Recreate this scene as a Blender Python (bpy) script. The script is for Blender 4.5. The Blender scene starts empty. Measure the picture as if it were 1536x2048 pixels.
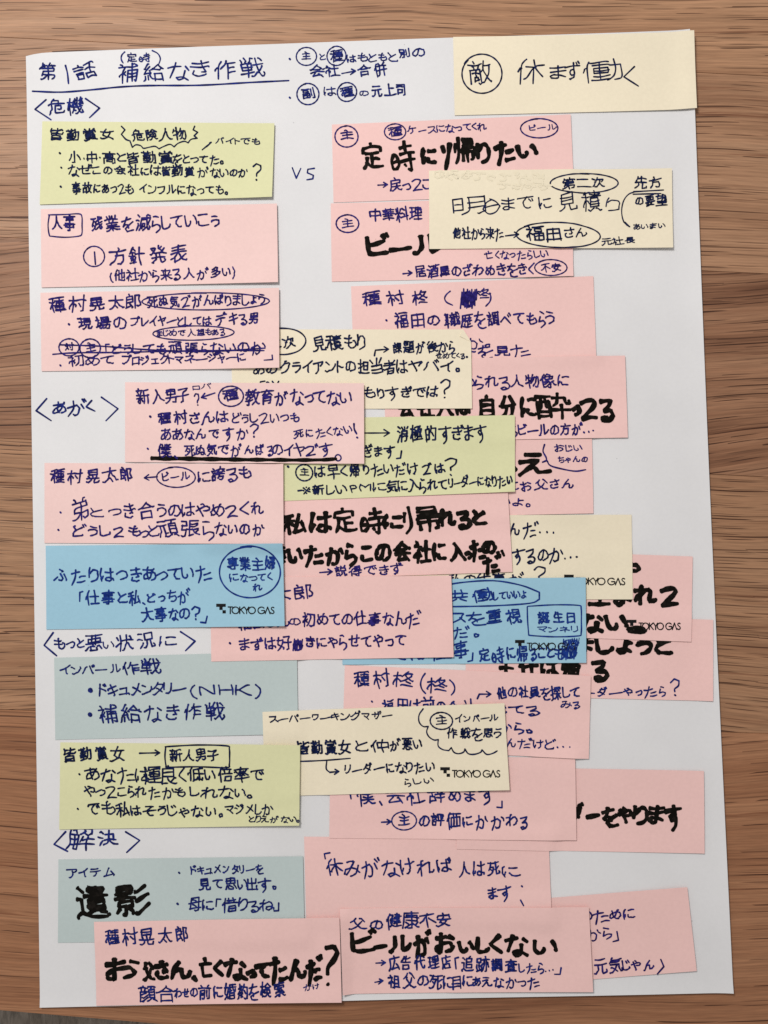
import bpy, math, random
import numpy as np
from mathutils import Euler, Vector

# ------------------------------------------------------------------ camera, world, lamps, exposure
scene = bpy.context.scene
COL = scene.collection
CAM_LOC = (0.00827, -0.01341, 0.31116)
CAM_ROT = (0.04172, 0.0146, -0.02878)
FOCAL = 2.00669                        # focal length over half of the 2000 px unit used for layout
cam_data = bpy.data.cameras.new('camera')
cam = bpy.data.objects.new('camera', cam_data)
COL.objects.link(cam)
cam.location = CAM_LOC
cam.rotation_euler = CAM_ROT
cam_data.sensor_fit = 'VERTICAL'
cam_data.sensor_height = 36.0
cam_data.lens = FOCAL * 1000 / 2048 * 36.0
cam_data.clip_start = 0.01
cam_data.clip_end = 20.0
scene.camera = cam

world = bpy.data.worlds.new('World')
scene.world = world
world.use_nodes = True
bg = world.node_tree.nodes['Background']
bg.inputs[0].default_value = (1.0, 0.985, 0.975, 1)
bg.inputs[1].default_value = 0.355

def area(name, loc, target, size, power, col):
    l = bpy.data.lights.new(name, 'AREA')
    l.shape = 'SQUARE'; l.size = size; l.energy = power; l.color = col
    o = bpy.data.objects.new(name, l)
    COL.objects.link(o)
    o.location = loc
    o.rotation_euler = (Vector(target) - Vector(loc)).to_track_quat('-Z', 'Y').to_euler()
    return o
area('room_lamp', (-0.20, 0.35, 0.60), (0.0, 0.0, 0.0), 0.17, 3.7, (1.0, 0.975, 0.95))
scene.view_settings.view_transform = 'Standard'
scene.view_settings.look = 'None'
scene.view_settings.gamma = 1.0
scene.view_settings.exposure = 0.0
scene.cycles.max_bounces = 6

rng = random.Random(7)
nrg = np.random.default_rng(7)

# ------------------------------------------------------------------ layout: position on the table of a point measured on the photograph
_ROT = np.array(Euler(CAM_ROT, 'XYZ').to_matrix())
def page(p):
    """photograph pixels (n,2) -> metres on the table plane (n,2)"""
    p = np.atleast_2d(np.asarray(p, float))
    d = np.c_[(p[:, 0] - 768) / (FOCAL * 1000), (1024 - p[:, 1]) / (FOCAL * 1000), -np.ones(len(p))] @ _ROT.T
    t = -CAM_LOC[2] / d[:, 2]
    return np.c_[CAM_LOC[0] + d[:, 0] * t, CAM_LOC[1] + d[:, 1] * t]
MM = 0.001
PX = 0.210 / 1352.0                    # about one photograph pixel on the page, in metres

# ------------------------------------------------------------------ materials
def nt(name):
    m = bpy.data.materials.new(name)
    m.use_nodes = True
    t = m.node_tree
    return m, t, t.nodes['Principled BSDF']
def N(t, kind, **kw):
    n = t.nodes.new(kind)
    for k, v in kw.items():
        if k == 'inp':
            for a, b in v.items():
                n.inputs[a].default_value = b
        else:
            setattr(n, k, v)
    return n
def ramp(t, stops):
    r = t.nodes.new('ShaderNodeValToRGB')
    e = r.color_ramp.elements
    e[0].position, e[0].color = stops[0][0], stops[0][1]
    e[1].position, e[1].color = stops[-1][0], stops[-1][1]
    for p, c in stops[1:-1]:
        x = e.new(p); x.color = c
    return r
def g(v): return (v, v, v, 1)

def mix(t, a, b, f, mode='MIX'):
    n = t.nodes.new('ShaderNodeMix'); n.data_type = 'RGBA'; n.blend_type = mode
    for s, v in ((n.inputs['Factor'], f), (n.inputs[6], a), (n.inputs[7], b)):
        if hasattr(v, 'is_output'): t.links.new(v, s)
        else: s.default_value = v
    return n.outputs[2]

def paper_mat(name, col, fibre=0.035, bump=0.12):
    m, t, b = nt(name)
    tc = N(t, 'ShaderNodeTexCoord')
    n1 = N(t, 'ShaderNodeTexNoise', inp={'Scale': 900.0, 'Detail': 4.0, 'Roughness': 0.7})
    n2 = N(t, 'ShaderNodeTexNoise', inp={'Scale': 22.0, 'Detail': 3.0, 'Roughness': 0.6})
    n3 = N(t, 'ShaderNodeTexNoise', inp={'Scale': 3200.0, 'Detail': 2.0})
    for n in (n1, n2, n3): t.links.new(tc.outputs['Object'], n.inputs['Vector'])
    r1 = ramp(t, [(0.3, g(1 - fibre)), (0.7, g(1 + fibre * .6))])
    r2 = ramp(t, [(0.3, g(0.95)), (0.7, g(1.025))])
    t.links.new(n1.outputs[0], r1.inputs[0]); t.links.new(n2.outputs[0], r2.inputs[0])
    c = mix(t, (*col, 1), r1.outputs[0], 1.0, 'MULTIPLY')
    c = mix(t, c, r2.outputs[0], 1.0, 'MULTIPLY')
    # tiny specks of dust and fibre
    v = N(t, 'ShaderNodeTexVoronoi', inp={'Scale': 75.0, 'Randomness': 1.0})
    t.links.new(tc.outputs['Object'], v.inputs['Vector'])
    rs = ramp(t, [(0.012, g(0.6)), (0.02, g(1.0))])
    t.links.new(v.outputs['Distance'], rs.inputs[0])
    c = mix(t, c, rs.outputs[0], 0.6, 'MULTIPLY')
    t.links.new(c, b.inputs['Base Color'])
    b.inputs['Roughness'].default_value = 0.75
    b.inputs['Specular IOR Level'].default_value = 0.25
    ad = N(t, 'ShaderNodeMath', operation='ADD')
    t.links.new(n1.outputs[0], ad.inputs[0]); t.links.new(n3.outputs[0], ad.inputs[1])
    bp = N(t, 'ShaderNodeBump', inp={'Strength': bump, 'Distance': 0.0001})
    t.links.new(ad.outputs[0], bp.inputs['Height'])
    t.links.new(bp.outputs[0], b.inputs['Normal'])
    return m

M = {
    'sheet': paper_mat('white_paper', (0.76, 0.75, 0.755), 0.02),
    'pink': paper_mat('pink_paper', (0.885, 0.58, 0.545)),
    'palepink': paper_mat('pale_pink_paper', (0.88, 0.62, 0.585)),
    'yellow': paper_mat('cream_paper', (0.865, 0.77, 0.585)),
    'green': paper_mat('yellow_green_paper', (0.73, 0.72, 0.43)),
    'blue': paper_mat('sky_blue_paper', (0.34, 0.57, 0.70)),
    'grey': paper_mat('grey_blue_paper', (0.52, 0.60, 0.59)),
}
def ink_mat(name, a, b_, rough=0.7, scale=700.0, lo=.42, hi=.62):
    m, t, b = nt(name)
    tc = N(t, 'ShaderNodeTexCoord')
    n = N(t, 'ShaderNodeTexNoise', inp={'Scale': scale, 'Detail': 3.0, 'Roughness': 0.6})
    t.links.new(tc.outputs['Object'], n.inputs['Vector'])
    r = ramp(t, [(lo, (*a, 1)), (hi, (*b_, 1))])
    t.links.new(n.outputs[0], r.inputs[0])
    t.links.new(r.outputs[0], b.inputs['Base Color'])
    b.inputs['Roughness'].default_value = rough
    b.inputs['Specular IOR Level'].default_value = 0.06
    return m
INK = {
    'violet': ink_mat('violet_blue_ink', (0.012, 0.007, 0.085), (0.030, 0.020, 0.18)),
    'navy': ink_mat('navy_ink', (0.006, 0.010, 0.090), (0.014, 0.026, 0.19)),
    'dark': ink_mat('blue_black_ink', (0.003, 0.006, 0.028), (0.008, 0.016, 0.075)),
    'blue': ink_mat('blue_ink', (0.006, 0.022, 0.16), (0.012, 0.045, 0.26)),
    'marker': ink_mat('black_marker_ink', (0.005, 0.004, 0.003), (0.020, 0.016, 0.013), 0.75, 420.0, .5, .78),
    'print': ink_mat('black_printing_ink', (0.010, 0.010, 0.012), (0.016, 0.015, 0.015)),
    'ghost': ink_mat('faint_show_through', (0.80, 0.715, 0.54), (0.84, 0.75, 0.57), 0.8),
}

# ------------------------------------------------------------------ object helpers
def link(name, verts, faces, mat, parent=None, smooth=False, origin=None):
    me = bpy.data.meshes.new(name)
    v = np.asarray(verts, float)
    if origin is not None: v = v - np.array(origin)
    me.from_pydata(v.tolist(), [], [list(map(int, f)) for f in faces])
    me.validate()
    me.materials.append(mat)
    if smooth:
        for p in me.polygons: p.use_smooth = True
    me.update()
    o = bpy.data.objects.new(name, me)
    COL.objects.link(o)
    if parent is not None: o.parent = parent
    return o
def tag(o, label=None, cat=None, group=None, kind=None):
    if label: o['label'] = label
    if cat: o['category'] = cat
    if group: o['group'] = group
    if kind: o['kind'] = kind
    return o

# ------------------------------------------------------------------ strokes of the handwriting
GL = {}
# each character: its strokes as x,y,x,y,... in a 64 by 64 box
GLYPHS = {
'!': [[13,13,13,37],[13,45,13,45]],
'(': [[22,11,18,15,15,22,12,30,12,38,15,51,20,58,22,60]],
')': [[7,11,14,22,16,29,16,37,15,45,13,52,9,58,6,60]],
'?': [[9,18,14,14,16,15,18,17,17,24,12,34,14,40]],
'H': [[12,13,12,47],[37,13,37,46],[12,30,37,30]],
'K': [[12,13,12,46],[18,29,19,27,31,14,37,12],[12,29,18,29],[18,29,34,45,41,48]],
'M': [[13,17,12,46],[13,17,17,19,24,27,26,29],[26,29,29,27,36,18,40,17],[40,17,40,47]],
'N': [[12,18,12,46],[12,18,17,19,35,40,40,42],[40,13,40,40,40,42]],
'P': [[12,30,25,29,28,26,29,22,28,18,25,15,20,14,12,15,12,46]],
'S': [[8,38,10,43,13,45,18,46,24,44,26,39,24,34,12,25,10,20,12,17,14,15,20,14,25,16,27,21]],
'V': [[9,12,19,38,22,39],[37,12,34,14,22,40,22,48]],
'…': [[14,45,14,45],[49,45,49,45]],
'※': [[32,20,13,40],[13,20,32,40],[22,19,22,19],[12,30,12,30],[33,30,33,30],[22,41,22,41]],
'、': [[9,38,13,40,21,49]],
'。': [[10,44,12,48,17,49,21,47,22,42,20,38,16,36,13,37,10,39,10,44]],
'々': [[30,7,26,17,21,26,15,34,12,35],[26,18,44,19,46,20],[46,20,44,26,36,39],[23,35,26,34,34,38,44,46]],
'「': [[56,5,42,6,42,37]],
'」': [[22,19,22,50,8,50]],
'あ': [[14,14,36,14,45,13,47,10],[29,6,28,10,26,25,26,32,29,46],[28,42,18,45,14,44,14,37,16,32,20,29,28,24,34,23,42,24,47,26,50,31,51,36,50,40,44,45,36,48],[43,19,41,20,38,28,35,34,31,39,28,40]],
'い': [[15,12,16,34,20,43,24,45,28,44,32,37,31,31],[43,14,47,21,50,32,51,36,50,40]],
'う': [[21,9,43,11],[16,27,18,24,32,21,40,22,45,26,45,34,42,40,34,45,24,48]],
'え': [[22,9,42,11],[38,22,37,25,28,34,16,46,14,47],[16,22,38,22],[29,34,32,35,34,36,37,44,39,47,50,47,53,44]],
'お': [[25,7,24,45,22,47,19,46,15,44,14,42,14,37,21,32,26,29,32,28,42,28,46,30,48,33,49,36,48,40,46,43,42,45,34,46],[13,18,23,18,34,16,36,15,37,13],[43,14,54,21]],
'か': [[28,7,26,9,23,26,18,38,14,46,11,47],[11,21,32,19,36,20,38,22,39,32,37,40,35,45,33,46,28,47,26,46,23,44],[45,14,54,31]],
'が': [[28,8,25,9,24,17,22,27,17,38,12,48],[10,21,32,19,35,20,37,22,38,32,35,45,32,47,28,47,25,46,22,43],[49,4,52,5,55,11],[45,6,49,13],[44,14,52,29,51,34]],
'き': [[16,14,32,14,47,12],[33,7,37,22,43,34,42,35,33,35],[15,24,34,25,48,23,51,25],[19,34,18,41,19,44,22,46,30,48,38,48,42,47,44,45]],
'ぎ': [[14,14,35,14,44,11],[31,7,35,22,41,35,31,35],[13,25,39,24,46,23,48,20],[43,6,48,13],[48,4,50,6,54,11],[20,34,17,35,16,38,17,44,19,46,26,48,36,48,40,47,42,45]],
'く': [[41,8,22,24,20,28,21,31,41,49]],
'け': [[16,8,14,22,14,33,16,47],[43,8,43,32,42,38,39,43,36,46,34,48,31,48],[27,20,46,20,52,19,54,18],[20,31,18,39,16,40]],
'こ': [[19,13,45,13],[18,32,17,41,21,45,29,46,49,45]],
'さ': [[15,17,28,18,40,16,48,15,50,12],[35,7,36,15,44,30,43,31],[23,31,19,32,18,37,19,42,21,45,29,48,38,48,43,47,46,44],[34,32,42,32,43,31],[43,31,42,30,43,31]],
'ざ': [[14,17,31,18,44,16,48,14],[34,7,36,15,44,32,33,32],[45,6,48,11,48,14],[51,3,55,10],[22,32,18,33,17,37,17,41,20,45,24,47,30,48,44,47]],
'し': [[21,7,20,39,21,43,23,46,28,48,40,46,44,44,49,40,50,36]],
'じ': [[20,8,20,40,22,46,30,48,39,47,48,40,49,36],[36,12,40,20],[43,9,48,18]],
'す': [[36,7,36,18,38,33,36,40,33,44,28,47,25,48,21,47],[11,16,53,15],[36,24,30,23,27,24,24,27,24,31,25,34,28,37,36,36]],
'ず': [[35,7,35,23,36,34,34,40,32,44,26,47,24,48,20,47],[10,16,52,16],[43,7,46,13],[49,5,52,11],[34,24,28,24,26,25,23,28,22,30,23,34,25,36,28,38,32,37,34,38]],
'せ': [[22,9,22,38,23,44,30,46,38,46,46,46,48,44],[9,24,45,20,53,20],[42,8,41,32,40,34,33,34]],
'ぜ': [[21,10,20,38,22,45,28,47,47,46],[8,26,10,24,52,21],[41,9,40,34,39,35,32,34],[47,8,49,16],[52,7,54,12,54,15]],
'そ': [[20,11,35,10,45,11],[40,10,38,14,26,23,25,26],[12,29,24,27,51,26],[31,28,27,35,26,40,28,43,33,47,43,48],[31,28,30,29,31,28]],
'た': [[26,7,25,14,20,36,16,46,12,48],[12,17,32,16,35,15,37,12],[34,24,52,24],[33,35,32,42,36,45,46,46,51,46,53,44]],
'だ': [[28,7,24,9,21,27,14,46,13,47,9,49],[10,18,20,18,32,16,34,16,36,13],[44,10,48,17],[50,7,54,15],[33,25,50,25],[31,36,31,42,32,45,35,46,40,47,49,47,51,44]],
'ち': [[25,8,20,31,19,35,17,36],[12,15,30,16,42,14,47,13],[20,32,31,28,38,28,45,30,48,34,46,41,41,45,34,47,24,47]],
'っ': [[16,28,36,23,42,24,46,28,48,34,44,41,37,45,27,46]],
'つ': [[12,23,14,21,34,16,44,17,49,21,50,29,49,33,47,37,42,40,37,42,25,44]],
'て': [[11,15,51,12],[37,13,36,16,32,20,29,26,28,31,28,36,31,40,36,44,44,46,47,45]],
'で': [[11,18,13,15,51,12],[36,14,35,16,31,20,28,26,27,32,28,37,30,41,36,45,42,47,47,45],[36,14,34,15,36,14],[43,21,47,28],[49,19,53,26]],
'と': [[20,8,27,24],[47,15,28,25,20,32,18,38,21,43,24,45,29,46,47,46,49,43]],
'ど': [[21,7,19,11,26,25],[44,17,27,25,22,29,18,34,17,40,19,43,21,45,28,47,46,46,48,43],[45,8,49,16],[51,6,55,13]],
'な': [[27,7,26,14,22,23,13,39],[10,14,13,17,22,17,33,15,35,13],[39,23,40,41,39,46,36,48,30,48,27,47,25,45,25,41,27,38,32,36,36,36,47,41,50,43,51,46],[42,15,53,21]],
'に': [[18,9,16,12,14,28,14,37,16,49],[30,15,50,14],[20,32,18,40,16,41],[29,34,29,40,32,44,38,45,47,45,50,44,52,43]],
'ぬ': [[36,7,34,9,31,28,24,40,18,44,14,44,12,42,12,38,12,33,16,26,18,25],[17,11,15,14,18,24,26,36],[18,22,25,18,31,16,38,16,44,18,47,21,49,25,50,32,48,39,46,43,42,46,36,46,33,43,34,38,36,37,40,36,46,38,51,41,54,45]],
'ね': [[26,7,23,9,21,27,22,49],[11,18,22,17],[22,24,36,16,41,16,44,17,47,20,49,27,49,34,47,42,44,45,41,46,35,45,32,42,33,38,34,37,42,35,46,36,52,40,54,42,54,46],[21,29,18,30,12,39,11,43]],
'の': [[33,12,29,30,27,36,24,41,20,42,16,41,14,38,12,32,13,28,15,22,18,18,23,14,29,12,36,12,44,15,48,19,50,25,51,31,49,38,45,42,38,46,34,46,31,45]],
'は': [[17,8,14,28,14,39,16,48],[42,8,42,44,39,47,34,47,30,46,28,44,28,40,30,37,33,36,39,36,49,40,52,42,53,46],[27,19,40,19,53,17],[20,33,18,40,15,42]],
'ば': [[18,8,15,10,12,29,13,40,14,49],[41,9,42,40,41,44,38,47,34,48,28,46,26,44,26,40,28,38,32,36,37,36,46,39,52,44],[26,19,46,19,50,18,52,16],[47,7,50,14],[52,5,55,12],[18,32,18,35,16,40,14,42]],
'ぱ': [[18,8,15,10,12,29,13,40,14,49],[41,9,42,38,41,44,38,47,32,48,28,46,26,42,27,39,30,37,42,36],[50,5,47,8,47,11,49,13,53,13,55,11,55,7,52,5,50,5],[26,19,46,19,50,18,52,16],[18,32,18,35,16,40,14,42],[42,38,46,39,52,44]],
'ひ': [[31,9,29,12,25,14,21,21,18,27,16,33,16,40,18,43,21,46,26,48,35,46,39,44,42,39,44,30,44,21,43,12,44,9],[12,14,26,13],[44,22,47,24,52,31,53,34]],
'ふ': [[24,10,28,10,37,15,37,16,37,18,33,20],[29,26,37,37,38,40,37,44,34,46,29,47,24,46,22,44],[10,44,21,36],[45,28,53,42,52,46]],
'へ': [[11,34,24,20,28,17,31,19,50,41]],
'べ': [[11,35,23,20,27,18,31,21,51,43],[46,10,48,12,52,18],[41,13,45,21]],
'ほ': [[19,8,16,10,14,30,14,39,16,47,18,50],[29,12,51,11],[42,12,42,44,39,46,34,47,30,46,28,43,28,40,29,38,32,36,37,36,40,36,47,39,52,42,53,45],[28,24,53,23],[20,33,18,40,15,42]],
'ぽ': [[15,9,12,26,12,36,14,48,17,51],[27,13,54,12,56,10,56,7,54,5,52,4,48,6,48,12],[40,13,40,45,38,47,32,48,28,46,26,44,26,40,28,39,35,36,38,37,46,40,52,45],[27,25,51,24],[19,34,16,41,14,42]],
'ま': [[34,7,33,45,30,47,24,48,20,46,18,44,17,41,19,38,24,36,29,36,38,38,49,44],[16,14,31,15,49,13],[16,25,31,26,49,24]],
'み': [[18,12,34,12],[34,12,34,14,29,26],[34,12,32,12],[32,12,32,12],[27,27,26,32,21,41,19,43,14,43,12,40,12,35,15,30,20,28,30,26,46,31],[48,21,46,32,43,40,40,44,35,48,30,48],[26,28,27,27],[26,28,26,28],[46,33,52,36,54,40]],
'む': [[23,6,23,23,24,30,21,40,22,45,25,47,30,48,43,46,46,43,47,35],[11,15,26,15,32,14,35,13],[23,24,17,25,14,27,13,31,13,35,15,38,18,39,21,39],[43,14,52,22]],
'め': [[18,10,19,16,23,28,28,37,32,41],[41,7,38,9,34,24,31,32,28,35],[28,37,22,42,18,44,14,42,13,40,12,34,14,29,18,24,22,20,30,17,39,17,46,20,49,24,51,29,51,33,48,40,43,45,36,47,33,46]],
'も': [[29,7,26,9,25,20,23,39,25,44,29,47,36,48,42,46,47,43,49,39,48,33,45,27,41,26],[12,15,28,18,36,17,38,16],[11,28,20,30,37,30]],
'ゃ': [[14,33,34,24,42,23,46,25,47,27,48,30,46,34,41,36,33,36],[28,16,33,18],[20,21,24,30,30,46,31,49,29,52]],
'や': [[17,12,28,35,31,46,31,50],[27,8,30,8,36,13],[11,27,34,17,44,16,48,18,50,20,51,25,50,29,47,31,43,32,34,31]],
'ゅ': [[21,18,19,20,18,32,19,44],[35,16,36,29,35,41,30,49,26,50],[18,34,21,33,24,29,28,25,31,23,38,22,44,24,47,27,48,34,46,40,40,43,33,42,27,38,27,35]],
'ゆ': [[18,11,16,13,14,29,16,39,19,42],[35,7,36,20,36,30,35,38,30,47,28,48,24,48],[15,31,17,29,22,22,25,19,31,16,37,15,45,17,50,22,51,28,50,32,48,36,41,40,36,40,32,39,26,35,25,30]],
'ょ': [[32,16,32,46,29,48,24,49,21,48,18,46,18,42,20,40,29,38,39,42,46,47],[32,25,46,24]],
'よ': [[32,7,32,44,30,47,26,48,19,47,15,44,15,40,17,37,22,35,30,35,43,40,47,43,48,47],[32,19,49,18]],
'ら': [[23,9,40,12,43,11],[20,17,18,29,19,32],[19,32,21,32,30,27,38,26,44,29,48,34,48,37,47,40,42,45,32,47,22,46],[19,32,20,30,19,32]],
'り': [[21,7,19,19,19,35],[20,23,22,22,28,14,30,12,35,11,40,13,43,18,44,22,44,31,42,39,35,45,25,48]],
'る': [[14,35,25,26,28,23,39,14,40,11],[19,11,40,11],[28,25,39,26,44,28,47,31,48,35,47,40,44,44,41,46,35,48,27,47,23,44,24,40,28,37,33,38,37,41,38,47],[28,25,29,25,28,25]],
'れ': [[26,7,23,9,22,27,22,49],[10,19,22,17],[22,25,34,17,40,16,42,16,44,18,45,20,43,39,44,44,47,45,52,44,55,42,56,38],[21,29,18,30,12,39,11,43]],
'ろ': [[14,35,26,26,28,23,38,14,39,12],[19,12,43,12],[28,26,37,26,44,28,47,32,48,38,44,43,38,47,27,48,22,46],[28,26,29,25,28,26]],
'わ': [[26,7,23,9,22,22,23,24],[11,18,22,17],[11,43,12,39,23,25,34,19,41,18,46,20,50,23,52,28,52,32,50,37,47,40,35,46],[23,24,24,22,23,24],[21,29,22,31,22,49]],
'を': [[30,6,27,8,26,13,20,26,14,33],[13,14,32,14,43,13],[21,25,29,24,33,26,34,29,35,40],[21,25,22,24,21,25],[34,29,50,23],[34,31,30,32,24,37,23,43,24,45,29,48,40,48,46,47,49,44]],
'ん': [[32,9,22,26,13,46,10,48],[23,29,30,28,33,29,35,33,35,44,37,46,40,47,45,46,49,43,52,37,51,32]],
'ア': [[13,12,50,12,49,16,46,20,41,25,37,26],[31,19,31,30,27,40,20,46,15,46]],
'イ': [[12,30,32,23,48,9],[34,22,34,46,38,50]],
'ェ': [[17,23,47,23],[32,23,32,46],[15,46,49,46]],
'キ': [[28,7,36,47,35,49],[13,23,14,20,47,15],[13,35,51,29]],
'ク': [[11,27,15,27,19,23,28,14,30,8,34,7],[28,15,47,15,48,17,46,22,41,31,33,40,22,47,16,46]],
'グ': [[8,28,13,28,18,24,26,15,29,8],[14,47,18,48,21,47,33,40,41,29,45,21,45,18],[44,6,48,14],[49,4,54,12],[26,16,44,16,45,18]],
'ケ': [[27,7,24,9,22,16,16,26,13,29,9,29],[38,18,37,28,33,37,25,46,19,46],[22,18,53,18]],
'ゴ': [[14,16,46,16,46,44],[43,5,46,12],[49,4,53,10],[13,44,46,44]],
'ザ': [[21,9,21,35],[40,9,40,29,38,38,35,43,31,47,28,48,24,47],[9,21,52,20],[46,8,48,14],[51,6,54,14]],
'ジ': [[20,10,31,17],[15,49,17,47,31,41,40,35,50,24,50,18],[10,23,14,23,23,28],[42,9,46,17],[49,7,53,15]],
'ス': [[16,13,42,13,43,14,41,20,34,32,18,44,15,46,11,45],[35,31,49,46]],
'タ': [[31,7,28,13,22,21,17,26,12,28],[28,14,47,15,48,16,46,22,40,32,32,40,20,47,15,46],[25,27,28,27,46,39]],
'ダ': [[44,6,48,12,44,25,38,34,33,39,24,46,18,48,13,48],[10,29,13,28,17,25,26,15,29,9,32,8],[26,15,46,16],[50,4,54,11],[23,28,27,28,43,39]],
'テ': [[17,11,47,11],[12,24,53,24],[33,24,32,34,30,40,23,47,18,47]],
'デ': [[17,12,42,12],[46,6,49,13],[50,3,55,10,58,11],[11,25,52,24],[32,25,32,34,29,41,22,47,17,47]],
'ト': [[26,8,26,48],[26,24,32,25,46,31,50,30]],
'ド': [[24,9,24,49],[43,8,46,10,49,16],[38,11,43,18],[24,24,31,26,45,31,47,36]],
'ネ': [[14,16,43,16,44,17,42,21,30,31,15,37,9,35],[32,6,32,16],[32,30,32,49],[40,32,43,32,51,37,54,37]],
'バ': [[27,13,24,16,20,31,12,46],[43,7,45,9,48,15],[50,5,54,13],[38,13,49,42,50,45,49,47]],
'パ': [[27,14,24,16,20,31,12,46],[46,11,48,7,51,7,53,8,54,12,53,15,50,16,47,14,46,11],[38,13,49,42,50,45,49,47]],
'ビ': [[18,9,18,41,19,44,25,46,38,46,46,45,48,43],[18,26,28,25,45,19],[43,7,46,15],[47,5,52,12]],
'フ': [[14,13,46,13,47,15,43,28,40,34,36,38,30,42,23,46,17,44]],
'プ': [[13,14,44,14,51,15,55,13,56,10,55,7,53,6,50,6,48,7,47,9,46,20,43,28,39,34,35,39,28,44,22,46,17,45]],
'マ': [[12,14,49,15,49,18,45,23,32,36],[19,29,21,29,31,36,40,48]],
'ム': [[33,9,30,11,20,43],[10,46,14,44,48,40],[42,28,51,46,50,50]],
'メ': [[12,45,17,46,29,36,38,25,45,11,48,10],[20,18,34,28,49,42]],
'ャ': [[24,17,32,47,32,52],[15,30,47,24,46,27,40,35,35,36]],
'ヤ': [[21,8,32,46,31,50],[11,23,49,16,48,19,42,28,40,30,36,31]],
'ュ': [[19,24,41,24,41,26,39,45],[14,45,48,45,51,48]],
'ラ': [[18,11,47,11],[14,23,48,24,46,32,38,40,27,47,21,46]],
'リ': [[20,9,19,33],[44,9,44,26,41,37,37,42,32,46,28,47,24,45]],
'ル': [[22,9,22,28,20,36,17,41,14,46,9,46],[36,9,36,44,40,44,46,40,52,34,53,30]],
'レ': [[20,9,20,44,21,45,28,43,39,38,49,30,50,29,51,25]],
'ロ': [[15,47,16,14,48,14,48,43],[16,43,48,43]],
'ワ': [[15,28,16,13,46,13,48,14,46,27,40,37,34,42,28,46,26,46,22,45]],
'ン': [[15,12,18,12,27,19],[12,44,17,46,20,45,28,42,36,38,42,34,49,25,51,22,51,17]],
'ー': [[11,28,52,28]],
'上': [[30,5,30,47],[30,22,51,22],[9,47,55,47]],
'不': [[10,9,54,9],[8,34,12,34,20,29,28,21,31,20],[35,10,32,19,32,51],[36,22,39,23,54,35]],
'中': [[32,5,32,51],[13,37,13,16,14,15,50,15,51,37],[13,32,51,32]],
'主': [[25,6,28,6,34,11,35,16],[12,16,52,16],[32,16,32,48],[14,31,50,31],[9,48,54,48]],
'事': [[10,10,54,10],[32,5,32,47,30,50,23,50],[32,16,17,16,17,21,18,22,47,21,46,16,32,16],[14,28,47,29,48,30,48,42],[9,35,55,35],[13,42,48,42]],
'二': [[14,13,50,13],[9,44,54,44]],
'亡': [[30,5,33,12,32,17],[9,17,54,17],[18,17,18,46,51,46]],
'人': [[32,4,32,18,25,34,18,44,10,49],[32,20,34,22,37,31,41,38,49,46,55,48]],
'仕': [[23,5,17,18,18,51],[17,20,14,21,10,25,9,29],[39,5,39,47],[23,22,55,22],[24,48,54,48]],
'他': [[22,5,21,7,16,18,16,51],[28,9,28,45,29,48,32,49,50,49,53,47,54,42],[40,4,40,39],[16,20,12,21,10,25,9,29],[21,28,23,26,30,23,48,16,51,16,51,33,50,35,45,36]],
'代': [[26,5,23,7,18,18,18,51],[36,5,38,28,42,42,46,47,48,49,52,49,53,47,54,43,53,38],[18,20,14,21,10,26,9,30],[44,6,52,14],[23,23,52,20,56,22]],
'仲': [[21,5,16,19,16,51],[38,5,38,51],[16,20,13,22,10,25,10,29],[25,37,25,17,26,16,52,16,52,37],[25,33,52,33]],
'任': [[23,5,18,15,17,18,18,51],[25,12,38,10,50,8,54,9],[17,20,14,21,11,25,9,29],[39,10,39,48],[22,28,55,28],[24,48,54,48]],
'休': [[25,5,22,7,17,18,17,51],[9,27,14,21,17,20],[38,5,38,19,42,24,48,35,54,42],[22,19,40,20,41,19,55,19],[38,21,35,25,27,38,24,42,21,43],[37,23,38,25,38,51]],
'会': [[8,21,12,22,19,18,27,12,33,6,36,5],[32,8,43,17,50,21,52,22,56,21],[19,19,22,22,42,22,46,18],[11,32,53,32],[28,32,27,35,19,44,18,47],[18,47,46,45],[38,38,41,38,51,50]],
'低': [[22,5,17,14,16,18,16,51],[53,7,49,6,27,11,27,47,25,52],[16,20,13,21,10,25,9,29],[42,9,42,23,46,43,49,47,51,48,52,48,54,42,53,39],[27,26,55,26],[27,48,35,47,36,44],[38,40,41,48,41,51]],
'作': [[22,5,17,19,17,51],[35,5,32,14,26,23,23,25],[16,20,13,22,11,25,10,29],[32,14,55,14],[38,14,38,51],[38,26,54,26],[38,37,55,37]],
'併': [[24,5,21,6,16,18,17,51],[29,5,32,11,33,14],[16,19,13,21,9,27],[49,5,45,12,43,14],[23,16,54,16],[32,17,31,38,28,45,23,50],[46,17,46,51],[22,31,55,31]],
'価': [[21,5,15,18,16,51],[23,11,55,11],[15,20,12,21,10,24,9,29],[34,11,34,46],[44,11,43,46],[24,50,24,24,25,23,53,23,53,49],[24,46,53,46]],
'倍': [[24,5,20,7,16,19,16,51],[38,4,39,11],[25,11,54,11],[15,20,12,22,10,24,9,29],[31,13,30,16,32,21,31,24],[50,14,47,16,44,26],[22,26,55,26],[28,48,29,34,48,34,49,35,49,48],[28,48,49,48]],
'借': [[21,5,16,18,16,51],[32,5,32,22],[23,12,54,12],[15,20,12,22,9,25,9,28],[45,5,45,22],[21,22,56,22],[28,48,28,30,49,30,50,31,50,48],[28,39,50,39],[28,48,50,48]],
'健': [[19,5,15,14,14,19,15,51],[21,9,28,9,29,10,24,23,20,27],[14,20,12,21,10,24,10,28],[42,5,42,45],[34,10,50,10,50,23,34,24],[32,16,55,16],[24,24,29,25,29,31,26,43,20,49],[22,31,23,36,24,39,26,40],[33,31,52,31],[32,38,54,38],[26,43,34,47,41,49,52,49,56,48]],
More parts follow.
